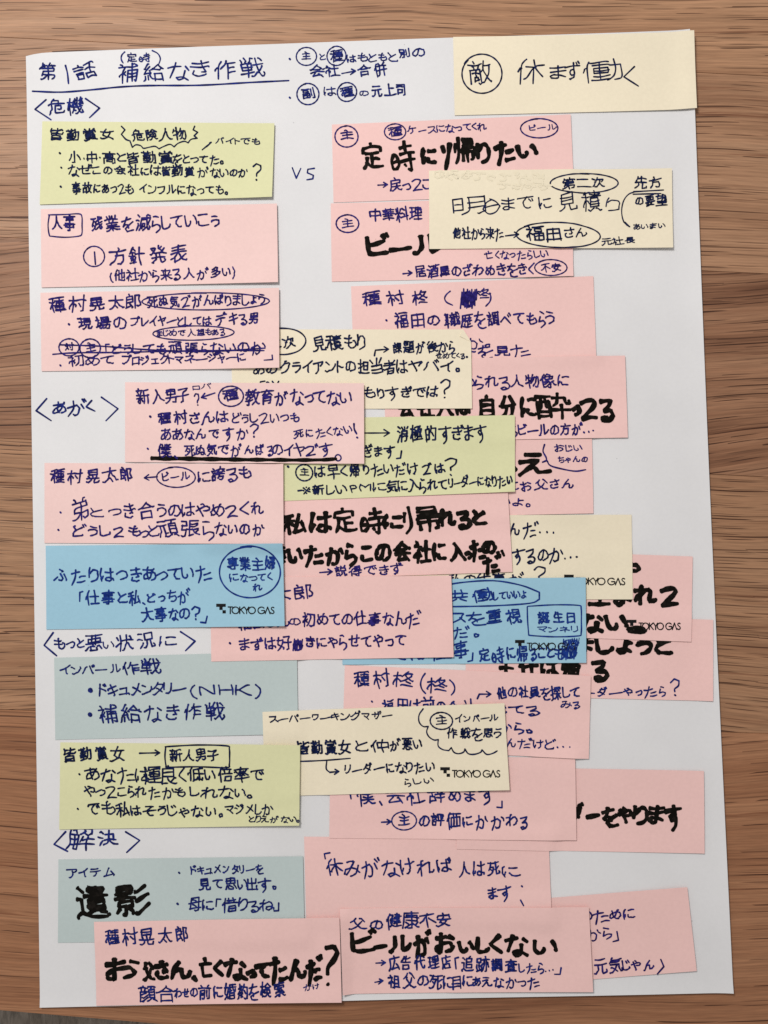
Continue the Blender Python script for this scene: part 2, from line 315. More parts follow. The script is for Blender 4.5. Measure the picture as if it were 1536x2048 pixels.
'働': [[18,7,15,18,15,51],[18,7,22,9,36,8,40,9],[46,5,46,24,44,38,41,46,38,49,36,50],[30,9,30,47],[14,20,12,21,10,25,9,29],[21,15,38,15,42,18,53,18,53,39,52,47,50,49,45,50],[38,27,38,33,22,33,22,21,38,21,38,27],[22,27,38,27],[21,40,39,40],[20,48,39,47]],
'像': [[21,5,16,19,16,50],[18,18,27,16,50,16,51,17,50,24,26,24,26,14,32,6,34,5],[32,9,42,9,37,24],[15,21,12,22,9,27],[20,32,24,33,34,28],[34,25,34,27,40,36,41,44,40,48,38,50,35,50,32,48],[21,40,24,40,26,39,38,32],[20,47,25,47,40,38],[40,36,44,34,50,31,53,31],[46,34,51,44,53,46,57,46]],
'僕': [[21,5,16,19,16,51],[26,6,28,13],[35,5,35,16],[15,20,12,22,9,25,9,28],[42,5,42,16],[22,16,55,16],[46,12,49,11,51,7,54,6],[30,16,32,24],[38,25,38,37,36,42,33,45,29,48,25,50,21,49],[24,24,54,24],[47,16,45,24],[42,23,45,22],[25,31,52,31],[22,38,55,38],[38,40,43,44,48,48,52,49,57,48]],
'元': [[14,10,50,10],[24,24,23,36,19,43,12,49,8,48],[10,24,54,24],[38,24,38,43,39,48,41,49,52,48,53,44,54,40]],
'先': [[20,6,19,12,15,20,14,21,11,22],[32,5,32,28],[19,14,50,14],[24,28,24,36,21,43,14,48,12,49,9,48],[10,28,54,28],[38,28,38,45,39,48,44,49,52,48,53,47,54,41]],
'入': [[23,7,31,15,42,36,47,42,53,47,55,52],[32,20,31,21,26,33,20,42,13,48,8,48]],
'共': [[22,5,22,32],[11,17,53,17],[41,5,41,32],[9,33,55,33],[8,49,13,49,26,39],[36,40,40,40,51,49,54,50]],
'出': [[16,9,16,24,47,24,48,24,48,9],[32,5,32,46],[14,30,14,46,50,46],[50,30,50,46]],
'分': [[25,6,21,13,15,22,12,24,7,24],[39,6,49,21,52,24,56,24],[14,22,18,25,46,25,45,38,43,48,41,49,36,49,32,48],[28,25,26,34,23,41,16,48,12,49,10,49]],
'切': [[16,6,16,39],[8,24,10,21,26,18,28,16],[38,10,37,25,36,34,31,44,24,49],[28,10,52,11,52,32,50,46,48,48,46,49,42,49,38,47],[16,39,20,39,28,35]],
'初': [[14,5,17,6,20,11],[9,15,23,15,23,18,18,27,18,51],[38,10,38,20,35,35,32,42,26,49],[28,10,52,10,51,30,50,46,48,48,46,49,41,49,38,48],[9,37,10,34,14,31,24,28,27,25],[22,30,26,35,26,38]],
'別': [[18,22,13,21,13,8,29,8,29,21,18,22],[51,6,51,48,50,49,44,50,39,47],[18,22,16,38,11,49],[38,11,38,38],[18,30,30,31,29,44,28,49,25,50,20,50]],
'前': [[19,4,22,10,22,14],[9,14,55,14],[47,5,44,6,41,14],[14,51,14,22,29,22,29,48,24,50,21,48],[14,30,29,30],[50,20,49,48,46,50,42,50],[39,21,39,42],[14,38,29,38]],
'副': [[10,8,37,8],[14,18,15,15,32,15,33,16,33,23,14,24,14,18],[52,6,52,48,50,49,44,50],[42,11,42,38],[12,51,12,32,13,31,35,31,35,47],[23,31,23,47],[12,39,35,39],[12,47,35,47]],
'勤': [[42,5,41,31,39,40,35,47,34,48,28,46,9,48],[15,5,15,15,20,16,27,15,27,5],[8,10,34,10],[21,16,21,47],[21,21,12,21,12,29,31,29,30,21,21,21],[34,18,53,18,51,46,49,49,43,49],[10,34,33,34],[10,40,32,40]],
'危': [[25,4,17,16,16,36,14,43,11,49,10,52],[23,8,38,9,36,18],[9,22,18,18,54,18],[35,37,38,39,44,38,45,35,46,27,26,27,26,45,27,48,29,49,51,49,53,46,54,42]],
'司': [[11,9,50,9,50,48,48,49,40,49],[11,18,42,18],[16,40,36,40,36,28,36,27,16,27,16,45]],
'合': [[9,23,12,23,20,19,33,8,34,5],[32,9,43,17,52,22,58,22],[19,20,21,22,43,22,46,20],[18,51,18,33,19,32,46,32,46,51],[18,47,46,47]],
'告': [[21,5,18,11,14,17,13,19,10,20],[33,5,33,24],[18,13,51,13],[10,25,54,25],[17,51,17,34,18,34,46,34,47,47],[17,47,47,47]],
'員': [[33,16,18,16,18,8,46,7,46,16,33,16],[24,42,16,41,16,22,48,22,48,41,24,42],[16,28,48,28],[16,35,48,35],[8,49,12,50,22,46,28,45],[24,42,24,45],[36,46,40,45,52,49,57,49]],
'場': [[16,5,16,35],[9,17,23,17],[50,14,50,7,30,7,30,8,30,20,50,21,50,14],[30,14,50,14],[9,40,24,33],[24,27,55,27],[32,27,30,34],[19,39,23,39,29,34,52,34,52,41,50,48,49,50,44,50],[36,34,36,37,31,43,26,47,23,47],[45,34,44,38,38,47,36,49,32,50]],
'多': [[13,17,15,17,18,15,27,10,31,6,34,4],[28,10,42,10,42,14,36,19,28,24,13,29],[22,17,25,18,29,22],[17,37,20,37,24,35,36,28,39,24,43,22],[12,50,20,48,35,44,46,37,50,32,51,29],[37,28,51,29],[28,37,32,37,36,42]],
'大': [[32,5,31,23,26,35,23,39,16,46,12,49,8,48],[10,20,33,21,34,20,54,20],[32,22,34,25,38,35,44,42,52,48,55,48]],
'太': [[32,5,31,22,28,31,25,38,20,43,15,47,12,49,7,48],[10,20,54,20],[32,21,34,23,39,34,43,40,50,47,52,49,55,48],[24,39,28,41,35,49]],
'女': [[30,4,26,16,19,30,19,32,32,39,35,40,50,48,53,49],[10,18,54,18],[43,18,40,29,34,39],[8,47,12,49,21,46,29,42,32,39]],
'好': [[17,4,12,30,13,33,26,43,27,46],[9,16,26,16],[26,16,25,26,21,36,16,44,9,49],[31,9,48,9,50,10],[50,10,49,13,42,22,42,48,41,49,34,50],[29,28,55,28]],
'婚': [[17,4,12,31,19,37],[9,16,24,17,23,27,19,38,14,46,10,49],[31,26,31,8,49,6,54,7],[42,7,43,14,47,25,50,27,53,27,54,25,53,21],[31,16,55,16],[28,28,31,26,40,25],[31,48,32,33,50,32,50,33,50,48],[19,39,22,40,24,43,24,47],[31,40,50,40],[31,48,50,48]],
'婦': [[16,4,11,32,18,38],[9,16,22,17,21,28,19,37,16,43,9,50],[29,7,49,7,50,18,49,20,29,20],[30,13,50,13],[28,31,28,26,52,26,53,31],[40,26,40,51],[18,40,20,41,24,46],[30,47,31,34,50,34,50,45,46,46]],
'子': [[14,9,46,10],[46,10,44,13,32,21,32,48,28,50,22,50],[9,29,55,29]],
'安': [[12,20,12,12,14,12,50,12,51,12,51,19],[30,4,32,11],[32,17,29,18,26,26],[10,26,54,26],[24,26,20,35],[42,26,41,31,35,40],[20,35,32,40,34,40,49,48,53,48],[10,48,14,49,18,48,28,44,31,43,32,40]],
'定': [[12,20,12,12,34,11,51,12,52,20],[30,4,32,11],[17,22,46,22],[20,28,18,36,15,44,11,49,9,50],[32,22,32,47],[18,38,26,45,34,48,52,49,55,47],[32,34,49,34]],
'対': [[16,5,18,7,21,10,21,14],[9,14,30,14],[27,17,22,33,22,36,16,43,11,48,9,48],[48,4,48,47,46,49,40,49],[12,22,22,32],[32,18,55,18],[34,26,38,34,39,38],[22,36,24,37,28,45]],
'専': [[10,10,53,10],[32,5,32,30],[32,30,48,30,48,17,16,16,16,30,32,30],[16,23,48,23],[9,38,54,38],[42,31,41,49,40,50,33,50],[17,42,20,42,25,48]],
'小': [[32,5,32,48,30,49,22,50],[18,17,15,30,10,39],[44,17,51,29,54,40]],
'居': [[15,18,49,18,50,17,49,8,16,9,14,37,10,50],[15,27,54,27],[36,18,36,36],[23,48,23,37,24,36,48,37,49,48],[23,48,49,48]],
'屋': [[15,16,49,16,50,16,49,8,15,8,15,28,13,40,10,48,11,51],[18,24,53,24],[29,24,24,32],[21,33,24,32,45,31],[42,24,42,27],[39,27,43,27,47,31,53,34],[35,32,35,48],[20,40,50,40],[16,48,54,48]],
'帰': [[19,5,19,33,16,43,11,50],[12,14,10,31],[27,7,48,7,49,18,48,19,27,19],[28,13,49,13],[28,47,28,35,25,30,25,25,52,25,53,32],[38,26,38,51],[28,33,49,33,49,45,44,46]],
'広': [[10,50,14,38,15,13,54,13],[33,5,36,12],[35,18,30,31,23,43,22,46],[41,31,46,38,53,50],[22,46,49,44]],
'店': [[10,48,14,35,15,12,54,12],[32,5,35,12],[34,16,34,34],[34,24,53,24],[23,47,23,34,33,34,49,34,49,47],[23,47,49,47]],
'康': [[11,52,10,48,13,36,14,10,54,10],[33,5,35,11,35,48,34,50,28,50,24,48],[20,18,48,18,49,30,48,31,20,31],[18,24,55,24],[20,34,27,39],[17,47,31,41,35,40],[35,37,38,38,48,45,53,47,55,46],[43,41,52,35]],
'弟': [[18,5,20,6,22,9,22,14],[13,14,48,14,49,14,49,24,17,24,15,34],[47,5,43,6,40,14],[32,14,32,34],[8,47,12,48,18,46,24,41,32,34],[15,34,28,34,30,36,32,38,32,51],[32,34,51,34,51,43,49,46,42,47,39,45]],
'張': [[10,8,22,8,22,19,12,20,12,20,12,31,22,32,21,46,18,49,14,50,11,48],[53,8,32,8,30,48],[32,15,52,15],[32,22,52,22],[26,30,54,30],[38,30,39,34,46,42,53,48,56,47],[45,40,51,35,54,35],[30,48,40,46]],
'当': [[11,7,15,9,20,18],[32,5,32,24],[50,7,42,19],[14,24,49,24,49,47],[15,36,49,36],[13,47,49,47]],
'影': [[33,12,32,7,14,7,13,18,14,18,32,18,33,12],[13,12,33,12],[36,16,40,16,51,6],[9,25,36,25],[24,18,23,24],[23,38,14,37,14,30,32,31,32,37,23,38],[38,31,41,30,52,21,55,20],[16,41,11,48],[23,38,23,49,18,50],[36,49,39,49,45,45,55,35],[29,41,33,46,32,50]],
'後': [[10,16,19,6,22,5],[38,5,30,13,28,16],[24,28,25,26,28,25,38,16,41,15,47,11,50,11],[23,16,21,17,17,24,17,51],[28,16,37,17],[9,31,13,27,16,26],[22,38,24,38,30,34,34,30,36,26],[30,25,49,24],[46,18,53,27,53,30],[33,32,47,33,47,36,40,43],[30,34,38,42,43,45,53,49,56,48],[20,48,24,49,27,49,35,45,38,43]],
'得': [[10,17,11,15,20,6,23,5],[50,14,49,7,29,7,30,21,50,21,50,14],[24,16,21,18,17,24,17,51],[29,14,50,14],[9,31,13,27,16,26],[24,28,54,28],[46,28,45,49,38,50],[23,36,55,36],[29,39,34,45]],
'思': [[32,8,48,8,48,27,15,28,15,8,32,8],[32,8,32,28],[15,18,48,18],[17,36,15,37,12,46,9,47],[27,32,38,39],[23,36,23,46,25,48,37,49,41,48,43,44,41,40],[44,35,47,36,53,47]],
'悪': [[10,8,54,8],[26,8,26,32],[26,15,15,16,15,25,49,24,48,15,26,15],[37,8,37,32],[9,32,54,32],[17,39,12,47,11,48,9,48],[28,32,28,36],[25,36,29,36,35,40],[24,39,24,46,25,49,39,49,41,48,42,44],[43,40,46,40,54,48]],
'愚': [[46,13,46,18,45,19,18,19,17,18,17,8,18,7,45,7,46,8,46,13],[17,13,46,13],[32,8,32,31],[14,37,14,25,14,24,49,24,50,25,50,35,45,36],[19,32,42,31],[18,40,15,41,11,49],[37,27,40,28,45,33],[27,36,30,37,38,42],[22,39,22,47,24,49,40,49,42,48,43,44],[48,40,53,48]],
'戦': [[10,6,13,12,12,15],[20,4,21,11,20,14],[35,5,32,6,29,13,26,14],[22,18,12,18,12,32,31,33,32,18,22,18],[41,5,42,26,45,42,49,48,51,49,53,49,55,43,54,39],[22,18,22,51],[46,6,49,7,53,13],[12,25,32,25],[34,22,38,21,55,19],[9,40,34,40],[51,24,52,26,49,32,47,35,45,37],[30,49,34,49,42,42,45,41]],
'戻': [[15,22,48,22,49,22,49,14,48,13,15,13,14,36,10,48],[30,5,33,12],[36,26,34,36,30,42,21,48,18,49,15,48],[18,34,52,34],[34,35,39,41,44,45,52,48,55,47]],
'担': [[18,4,18,46,17,49,11,49],[9,16,25,16],[30,23,30,9,49,9,49,37,30,37,30,23],[9,34,10,33,24,29,25,27],[30,23,50,23],[24,48,55,48]],
'探': [[16,4,16,47,15,49,10,50],[9,16,23,16],[26,16,26,9,27,8,52,8,52,15],[25,24,27,23,29,22,35,14],[9,34,11,32,23,28],[42,14,52,24],[22,45,25,46,27,44,32,40,36,34,39,32],[25,31,54,31],[39,24,39,50],[39,32,43,34,48,41,52,45,56,45]],
'故': [[40,4,38,6,35,20,30,26,26,29,12,29,12,49],[20,5,20,29],[9,16,30,16],[36,15,55,15],[27,29,27,44,12,44],[50,15,47,28,45,34,42,37],[35,21,36,22,43,39,51,47,53,49,55,48],[28,50,35,46,42,40]],
'教': [[42,4,40,6,37,20,34,25,28,27,21,34,20,49,16,50,13,48],[19,5,19,19],[11,11,25,11,28,14],[34,6,32,8,26,19],[8,20,32,20],[8,32,12,32,16,27,20,26,23,20],[38,15,55,15],[21,26,27,27],[50,15,48,27,46,34,44,36],[37,21,38,22,41,31,45,40,51,47,55,49],[9,40,33,37],[31,49,36,47,44,40]],
'敵': [[19,5,22,10],[9,11,34,11],[15,13,17,17,17,20],[42,5,39,21,44,35,46,36],[12,51,12,21,12,20,32,20,32,48],[31,13,28,15,26,20],[52,16,49,30,44,41,37,49,33,49,28,50,25,49],[22,20,22,35],[15,28,29,28],[41,15,55,15],[32,26,35,26,39,22],[18,42,26,42,26,42,26,35,18,35,17,46],[46,41,53,49,55,49]],
'料': [[10,8,13,17,12,19],[18,4,18,51],[27,8,24,17,22,19],[34,9,41,13],[9,23,28,23],[48,4,48,51],[18,28,15,30,10,41,9,45],[18,28,22,30,25,35,26,39],[32,22,38,27,39,30],[29,38,55,34]],
'新': [[19,4,21,11],[9,11,32,11],[14,13,16,18,15,23],[54,8,50,7,37,10,36,36,33,48,33,51],[28,13,27,15,24,22],[9,23,32,23],[21,23,20,48,17,49,15,48],[9,32,32,32],[15,36,10,45],[36,23,55,23],[48,23,48,51],[27,34,27,37,29,42,29,45]],
'方': [[26,15,25,27,20,40,13,48,12,49,8,49],[10,15,54,15],[31,5,33,10,32,15],[25,26,47,27,46,40,44,48,41,49,36,49,31,47]],
'日': [[17,50,17,10,18,9,47,10,47,50],[17,27,47,27],[17,46,47,46]],
'早': [[32,26,48,26,47,8,16,8,16,26,32,26],[16,17,48,17],[32,26,32,51],[9,38,55,38]],
'明': [[12,36,24,36,25,36,25,9,12,9,12,42],[24,50,30,43,33,34,34,8,34,8,52,8,52,8,52,48,50,49,45,50,42,48],[12,22,25,22],[34,20,52,20],[34,33,52,33]],
'時': [[12,40,23,39,23,10,12,10,12,45],[40,4,40,22],[28,12,53,12],[12,24,23,24],[26,22,56,22],[48,22,47,48,46,49,40,50],[26,31,55,31],[31,36,36,43,36,46]],
'晃': [[32,22,48,22,48,7,16,7,16,22,32,22],[15,14,48,14],[15,25,17,26,20,30,20,35],[32,22,32,34],[9,48,11,49,14,49,21,45,24,40,25,35],[10,35,54,35],[47,25,44,30,43,35],[37,35,37,45,38,49,52,49,54,44]],
'望': [[19,5,21,11],[9,11,31,11],[16,11,16,25],[31,31,35,21,36,8,37,7,51,8,51,27,50,28,44,28],[16,25,27,22,30,21],[36,14,51,14],[36,20,51,20],[13,33,51,33],[15,41,49,41],[32,34,32,48],[9,49,54,49]],
'村': [[20,4,20,51],[9,17,29,17],[48,4,48,48,47,49,40,50],[19,24,16,26,10,38,9,42],[31,17,55,17],[20,26,23,27,27,32,27,36],[34,25,40,36]],
'来': [[12,12,52,12],[32,5,32,51],[18,16,21,23,21,26],[9,29,54,29],[9,46,12,46,17,43,30,31,36,32,43,40,51,46,53,47,56,46],[48,16,43,24,40,25]],
'柊': [[9,17,24,17,28,19,34,14,38,6,40,5],[18,5,18,51],[18,24,22,26,25,32,28,33,35,29,43,23,48,17,50,12],[36,11,50,12],[18,24,15,27,10,38,10,42],[34,15,39,22,46,28,53,32,56,32],[37,34,47,39],[29,45,33,44,52,49]],
'査': [[8,25,12,26,19,22,26,16,27,12],[10,12,54,12],[32,5,32,24],[36,12,37,16,44,21,52,26,56,25],[19,49,20,28,44,28,44,29,44,49],[19,35,44,35],[19,42,44,42],[9,49,54,49]],
'検': [[9,17,26,17,31,14,40,6,50,14,55,17],[18,5,18,51],[10,42,10,38,15,27,16,26,18,26,21,27,24,31,24,36],[30,16,32,18,48,18,51,16],[23,49,27,49,32,47,36,43,42,36,51,36,52,35,51,26,29,26,29,36,38,36,40,37],[40,18,40,36,44,42,48,46,53,49,56,48]],
'業': [[16,5,19,10,18,15],[27,4,27,14],[10,15,54,15],[37,4,37,14],[23,15,25,23],[49,5,46,11,46,15],[12,24,52,24],[42,15,39,23],[15,30,50,30],[32,24,32,51],[7,47,12,48,17,47,25,42,28,38],[10,38,34,38,36,38,54,38],[35,38,37,41,46,46,52,48,56,47]],
'極': [[16,4,15,25,16,51],[24,8,48,8],[9,16,21,16],[48,8,46,11,38,16,37,41,36,42,31,43],[15,26,13,27,9,37,9,42],[16,23,19,24,21,28,21,31],[25,35,31,35,32,34,32,20,25,20,25,39],[42,19,50,19,52,20,48,33,43,39,41,40],[43,24,46,29,48,30],[48,34,50,35,53,40],[21,48,55,48]],
'機': [[16,4,16,51],[30,6,26,14,26,16],[9,16,21,16],[38,5,39,30,42,42,46,47,51,50,53,49,54,47,54,45,53,42],[34,12,23,27],[49,5,47,7,44,15],[26,16,26,15,26,16],[26,16,30,16],[15,24,13,26,9,37,9,41],[15,24,19,26,20,28,20,32],[52,11,45,22,45,24],[32,19,35,27],[44,15,48,15],[26,25,34,24],[28,28,28,38,23,48],[23,32,54,32],[51,19,54,26],[45,24,52,24],[45,24,46,27,49,29,50,32],[28,38,31,39,36,43],[32,49,36,49,43,45,50,36]],
'次': [[10,9,20,15],[31,5,30,13,25,22,24,25,20,25],[38,20,38,30,33,39,25,47,22,49,18,49],[30,14,51,15,51,18,47,27],[20,29,10,45],[38,32,40,33,46,43,50,47,54,49]],
'歴': [[9,50,13,36,14,8,54,8],[26,12,26,32],[18,18,33,18],[14,29,18,29,24,23,29,23,33,27],[44,12,44,32],[35,29,46,18,53,18],[36,18,42,18,52,28,55,29],[24,37,24,48],[36,33,36,48],[16,48,54,48],[36,39,49,39]],
'死': [[9,9,54,9],[21,9,18,20,10,31],[18,21,30,21,30,25,28,31,23,39,19,44,12,48,7,48],[38,9,39,47,41,48,52,47,54,42,52,38],[17,30,24,36],[38,29,41,28,52,21]],
'残': [[9,8,28,8],[17,8,16,17,10,30,10,33],[16,18,24,19,23,28,20,37,17,42,12,48,9,49],[38,4,39,24,42,40,46,47,50,49,52,49,54,47,54,45,53,42],[43,7,45,7,51,10],[29,18,53,14],[15,30,21,33],[28,29,54,24],[26,48,30,47,41,42,47,37,53,31]],
'母': [[15,41,20,8,47,8,47,29,45,46,43,49,40,50,35,50,32,48],[26,14,30,14,38,19],[9,24,54,24],[24,30,28,30,36,37],[15,41,53,41]],
'気': [[23,4,20,6,18,11,11,22],[20,10,54,11],[19,18,49,18],[13,26,44,26,45,38,47,46,50,49,53,49,54,44,53,40],[9,49,13,49,19,46,29,38,34,31,37,29],[15,33,20,35,36,46]],
'求': [[32,5,32,22,31,48,30,49,23,50],[10,14,54,14],[39,6,42,6,47,9,48,12,48,14],[16,23,22,30],[10,44,28,34,32,33],[32,24,35,25,41,34,46,40,52,44,56,44],[50,20,40,31]],
'決': [[11,7,14,7,21,11],[37,5,37,28,46,44,52,49,56,48],[8,21,11,21,18,25],[25,14,49,14,50,30],[19,33,12,49],[37,30,31,43,23,49,19,49],[22,30,55,30]],
'況': [[11,7,14,6,21,10],[33,26,51,25,51,8,28,8,28,25,33,26],[7,22,11,21,20,24],[33,26,32,36,30,42,25,48,21,49],[22,33,12,49],[43,26,44,48,46,49,53,49,54,43,52,39]],
'消': [[11,6,20,12],[26,7,31,15],[39,4,39,20],[8,21,11,21,18,25],[52,7,47,15],[28,51,28,20,50,21,50,48,43,50],[19,33,12,48,13,51],[28,30,50,30],[28,38,50,38]],
'減': [[12,6,19,10],[55,14,24,14,23,34,22,43,19,50],[8,21,11,21,17,24],[42,5,43,22,46,41,49,47,52,49,54,47,55,43,54,39],[47,5,53,9],[28,21,40,21],[16,31,17,35,11,49],[29,39,38,39,38,29,29,29,29,44],[52,21,49,32,48,34,46,36],[34,49,46,41]],
'父': [[24,6,19,14,11,21],[7,48,11,49,14,48,22,44,31,38,37,31,44,19],[37,6,40,7,42,8,53,21],[22,19,22,22,26,30,36,41,42,45,51,48,57,47]],
'物': [[12,7,12,15,9,24],[19,4,19,51],[35,5,33,13,28,22,25,24],[12,16,26,16],[40,14,36,26,32,33,27,38],[47,14,45,24,41,35,35,45,31,49],[33,14,53,15,52,35,50,45,48,49,43,49,40,47],[9,34,25,29,27,27]],
'状': [[20,4,20,51],[9,12,11,13,16,20],[38,4,38,26,35,36,32,42,28,47,24,50],[44,7,47,8,52,15],[25,21,55,21],[9,38,17,32,20,30],[38,28,41,29,43,36,48,43,53,48,56,48]],
'率': [[10,10,54,10],[31,4,33,10],[10,16,14,16,18,20],[30,10,26,20],[39,15,27,27,26,30],[10,31,20,26,22,24],[26,20,33,20],[41,21,44,21,49,16,51,16],[36,24,41,31,44,33],[26,30,39,29],[9,39,55,39],[40,26,44,26,51,31,53,32],[32,33,32,51]],
'現': [[9,8,25,8],[18,8,18,38],[35,33,51,32,51,8,31,8,30,32,35,33],[10,23,25,23],[30,16,51,16],[30,24,51,24],[9,43,10,41,26,36],[35,33,34,40,31,45,26,49,22,49],[44,33,44,47,45,49,53,49,55,44]],
'理': [[9,9,24,9],[16,9,16,41],[40,8,29,8,29,28,52,27,52,8,40,8],[40,8,40,48],[10,24,23,24],[29,18,52,18],[8,46,10,44,24,39],[27,37,54,37],[23,48,55,48]],
'生': [[20,5,18,14,11,24],[32,5,32,48],[18,16,52,16],[15,31,50,31],[9,48,54,48]],
'田': [[13,50,13,10,50,9,51,50],[32,9,32,46],[13,27,51,27],[13,46,51,46]],
'男': [[32,8,31,24,30,32,27,40,23,44,18,47,12,49,8,48],[32,8,16,8,16,26,48,26,48,9,32,8],[16,17,48,17],[10,34,49,34,48,44,46,49,39,50,34,47]],
'痴': [[11,50,15,42,16,36,18,11,55,10],[10,14,13,22],[34,4,36,10],[26,15,25,19,22,28],[30,21,30,36,29,40,24,47,22,49,20,49],[25,21,37,21],[9,35,17,31],[42,50,42,20,42,20,52,20,52,49],[21,32,38,32],[30,39,32,40,36,44,37,47],[42,45,52,45]],
'発': [[13,8,26,8,27,11,17,22,11,26,7,25],[13,13,20,18],[36,3,35,6,37,10,42,17,45,19,46,22,52,26,56,25],[39,12,46,6],[25,24,25,36,23,42,16,48,14,49,11,49],[18,22,20,24,24,24,44,24,46,22],[45,19,53,12],[12,36,52,36],[38,24,39,48,44,50,51,49,52,44,50,41]],
'的': [[23,4,20,6,18,14],[12,44,26,44,26,14,12,14,12,50],[39,5,37,12,31,23],[36,14,52,14,52,14,50,45,48,48,39,49],[12,28,26,28],[37,25,44,36]],
'皆': [[16,5,16,23],[16,12,30,12],[36,5,36,19,37,23,40,24,50,24,52,23,54,19],[14,25,16,23,30,21,32,19],[36,14,50,10,54,11],[34,25,30,27,29,31],[18,48,18,32,28,31,47,32,47,48],[18,40,47,40],[18,48,47,48]],
'目': [[16,51,16,9,47,9,47,51],[16,21,47,21],[16,34,47,34],[16,46,47,46]],
'社': [[15,5,17,6,20,11],[9,14,24,15,24,18,19,24,19,28,18,51],[42,4,42,48],[9,37,10,33,15,29,20,28,22,29,25,32,26,36],[29,22,54,22],[26,48,55,48]],
'祖': [[16,5,20,10,19,14],[9,14,24,15,19,28,18,51],[32,48,32,8,49,9,50,48],[9,37,10,33,15,29,20,28,22,29,25,32,26,36],[32,21,50,21],[32,34,50,34],[25,48,55,48]],
'福': [[15,5,18,12],[9,15,23,16,23,19,17,29,18,51],[28,8,54,8],[35,24,32,23,32,15,50,15,50,24,35,24],[9,38,10,35,14,31,17,30],[19,27,25,32,28,32,30,30,52,30,52,48],[29,32,29,51],[40,30,40,47],[29,39,52,39],[29,48,52,48]],
'私': [[10,11,26,7,29,7],[20,9,20,51],[41,6,34,34,31,44,28,48],[9,20,30,20],[9,42,10,39,17,27,19,26,21,25,23,26,28,32,28,35],[46,25,46,28,53,48],[31,45,51,42]],
'種': [[9,10,24,7,30,8,51,6,55,8],[19,9,19,51],[9,20,26,20],[27,14,54,14],[41,8,41,49],[10,42,10,39,16,27,22,29,25,32,26,37],[52,28,52,35,30,34,30,22,31,21,52,21,52,28],[30,28,52,28],[28,42,54,42],[25,49,55,49]],
'積': [[10,10,24,7,27,8],[18,8,18,51],[28,8,54,8],[9,20,24,20,28,19,55,19],[40,5,40,18],[29,13,53,13],[9,42,10,38,16,27,22,29,25,32,25,35],[51,36,50,24,31,24,32,42,50,42,51,36],[31,30,51,30],[31,36,51,36],[24,49,28,50,35,46,39,46],[43,46,47,46,53,50,57,50]],
'第': [[18,4,16,10,12,16,9,17],[17,10,32,10],[40,4,38,6,33,15,31,16],[22,10,24,16],[13,20,48,20,49,21,48,28,17,28,15,36],[38,10,55,10],[44,10,47,16],[32,20,32,51],[10,48,13,49,17,47,26,41,29,38],[13,38,15,36,27,36,29,38,34,36,50,37,50,43,48,47,41,48]],
'約': [[21,5,12,20],[26,13,9,35],[37,4,35,13,30,23],[12,20,20,20],[35,15,52,16,51,36,49,47,48,49,44,50,41,49,38,48],[25,23,28,34],[13,32,26,30],[14,38,13,40,10,48,7,49],[36,26,43,36],[19,37,20,48],[27,35,26,38,29,46]],
'索': [[11,10,53,10],[32,5,32,18],[11,26,11,19,12,18,52,18,52,19,52,25],[30,18,29,22,22,26,21,28],[16,29,19,28,30,29,35,28,40,25,44,25],[20,36,22,34,28,31,29,29],[12,40,14,37,19,36,31,36,46,35],[29,29,28,30,29,29],[9,48,13,48,21,42,25,42],[33,36,32,49,26,50,23,47],[42,30,51,39],[38,42,42,42,52,48,55,48]],
'給': [[21,5,18,6,12,18,12,20],[24,13,9,35],[26,23,28,23,31,20,41,8],[12,20,18,21],[41,8,50,19,55,22],[23,24,25,32,25,35],[32,20,34,22,48,22,51,20],[12,32,24,31],[12,38,10,48,7,50],[18,37,18,49],[23,36,25,44,28,46],[32,51,32,33,33,32,50,32,50,51],[32,47,50,47]],
'者': [[28,5,28,22],[14,12,41,12,44,14],[51,7,40,19,38,22],[9,22,54,22],[8,34,11,35,24,31,46,31,46,48],[31,23,30,25,26,28,25,30],[22,32,22,48],[22,40,46,40],[22,48,46,48]],
'職': [[9,8,20,8],[12,8,12,41],[20,8,20,51],[32,5,33,11],[26,11,40,11],[12,18,20,18],[44,5,44,21,47,41,49,46,52,47,54,46,54,42,53,38],[28,14,29,21],[38,14,36,21],[49,8,52,14],[25,21,54,21],[12,29,20,29],[28,47,28,28,28,27,38,28,38,42,41,46],[8,44,10,42,21,39],[28,35,38,35],[54,27,49,36,47,37],[28,42,38,42],[37,49,45,43,47,42]],
'育': [[10,10,54,10],[25,11,24,14,14,22],[31,5,33,10],[19,20,24,20,44,19],[40,10,41,15,45,19,51,23],[18,51,18,28,19,27,46,27,45,49,36,50],[18,34,46,34],[18,41,46,41]],
'自': [[33,4,31,6,30,12],[16,51,16,14,17,13,48,13,48,47],[16,24,48,24],[16,36,48,36],[16,47,48,47]],
'良': [[17,29,47,29,46,11,17,11,17,48],[31,4,32,10],[17,20,47,20],[29,30,32,36,40,44,51,49,56,47],[17,48,31,45],[39,42,49,34,53,34]],
'華': [[10,9,54,9],[23,5,23,14],[13,18,51,18],[41,5,41,14],[20,18,20,35],[9,26,54,26],[32,18,32,51],[44,18,44,35],[12,35,52,35],[10,43,54,43]],
'表': [[12,10,52,10],[32,5,32,24,36,32,39,38,46,44,53,47,57,46],[14,18,50,18],[8,38,12,38,20,35,27,29,28,26],[10,26,54,26],[21,35,21,46,19,52],[41,38,50,32,53,32],[21,48,34,45,36,42]],
'補': [[13,5,15,7,18,11],[9,15,21,15,17,28,16,50],[40,5,40,50],[26,13,52,13],[44,6,47,6,52,9,52,13],[9,38,10,35,13,31,21,29,24,24],[28,51,28,22,29,22,52,22,51,49,48,50,44,48],[20,30,23,35],[28,30,52,30],[28,39,52,39]],
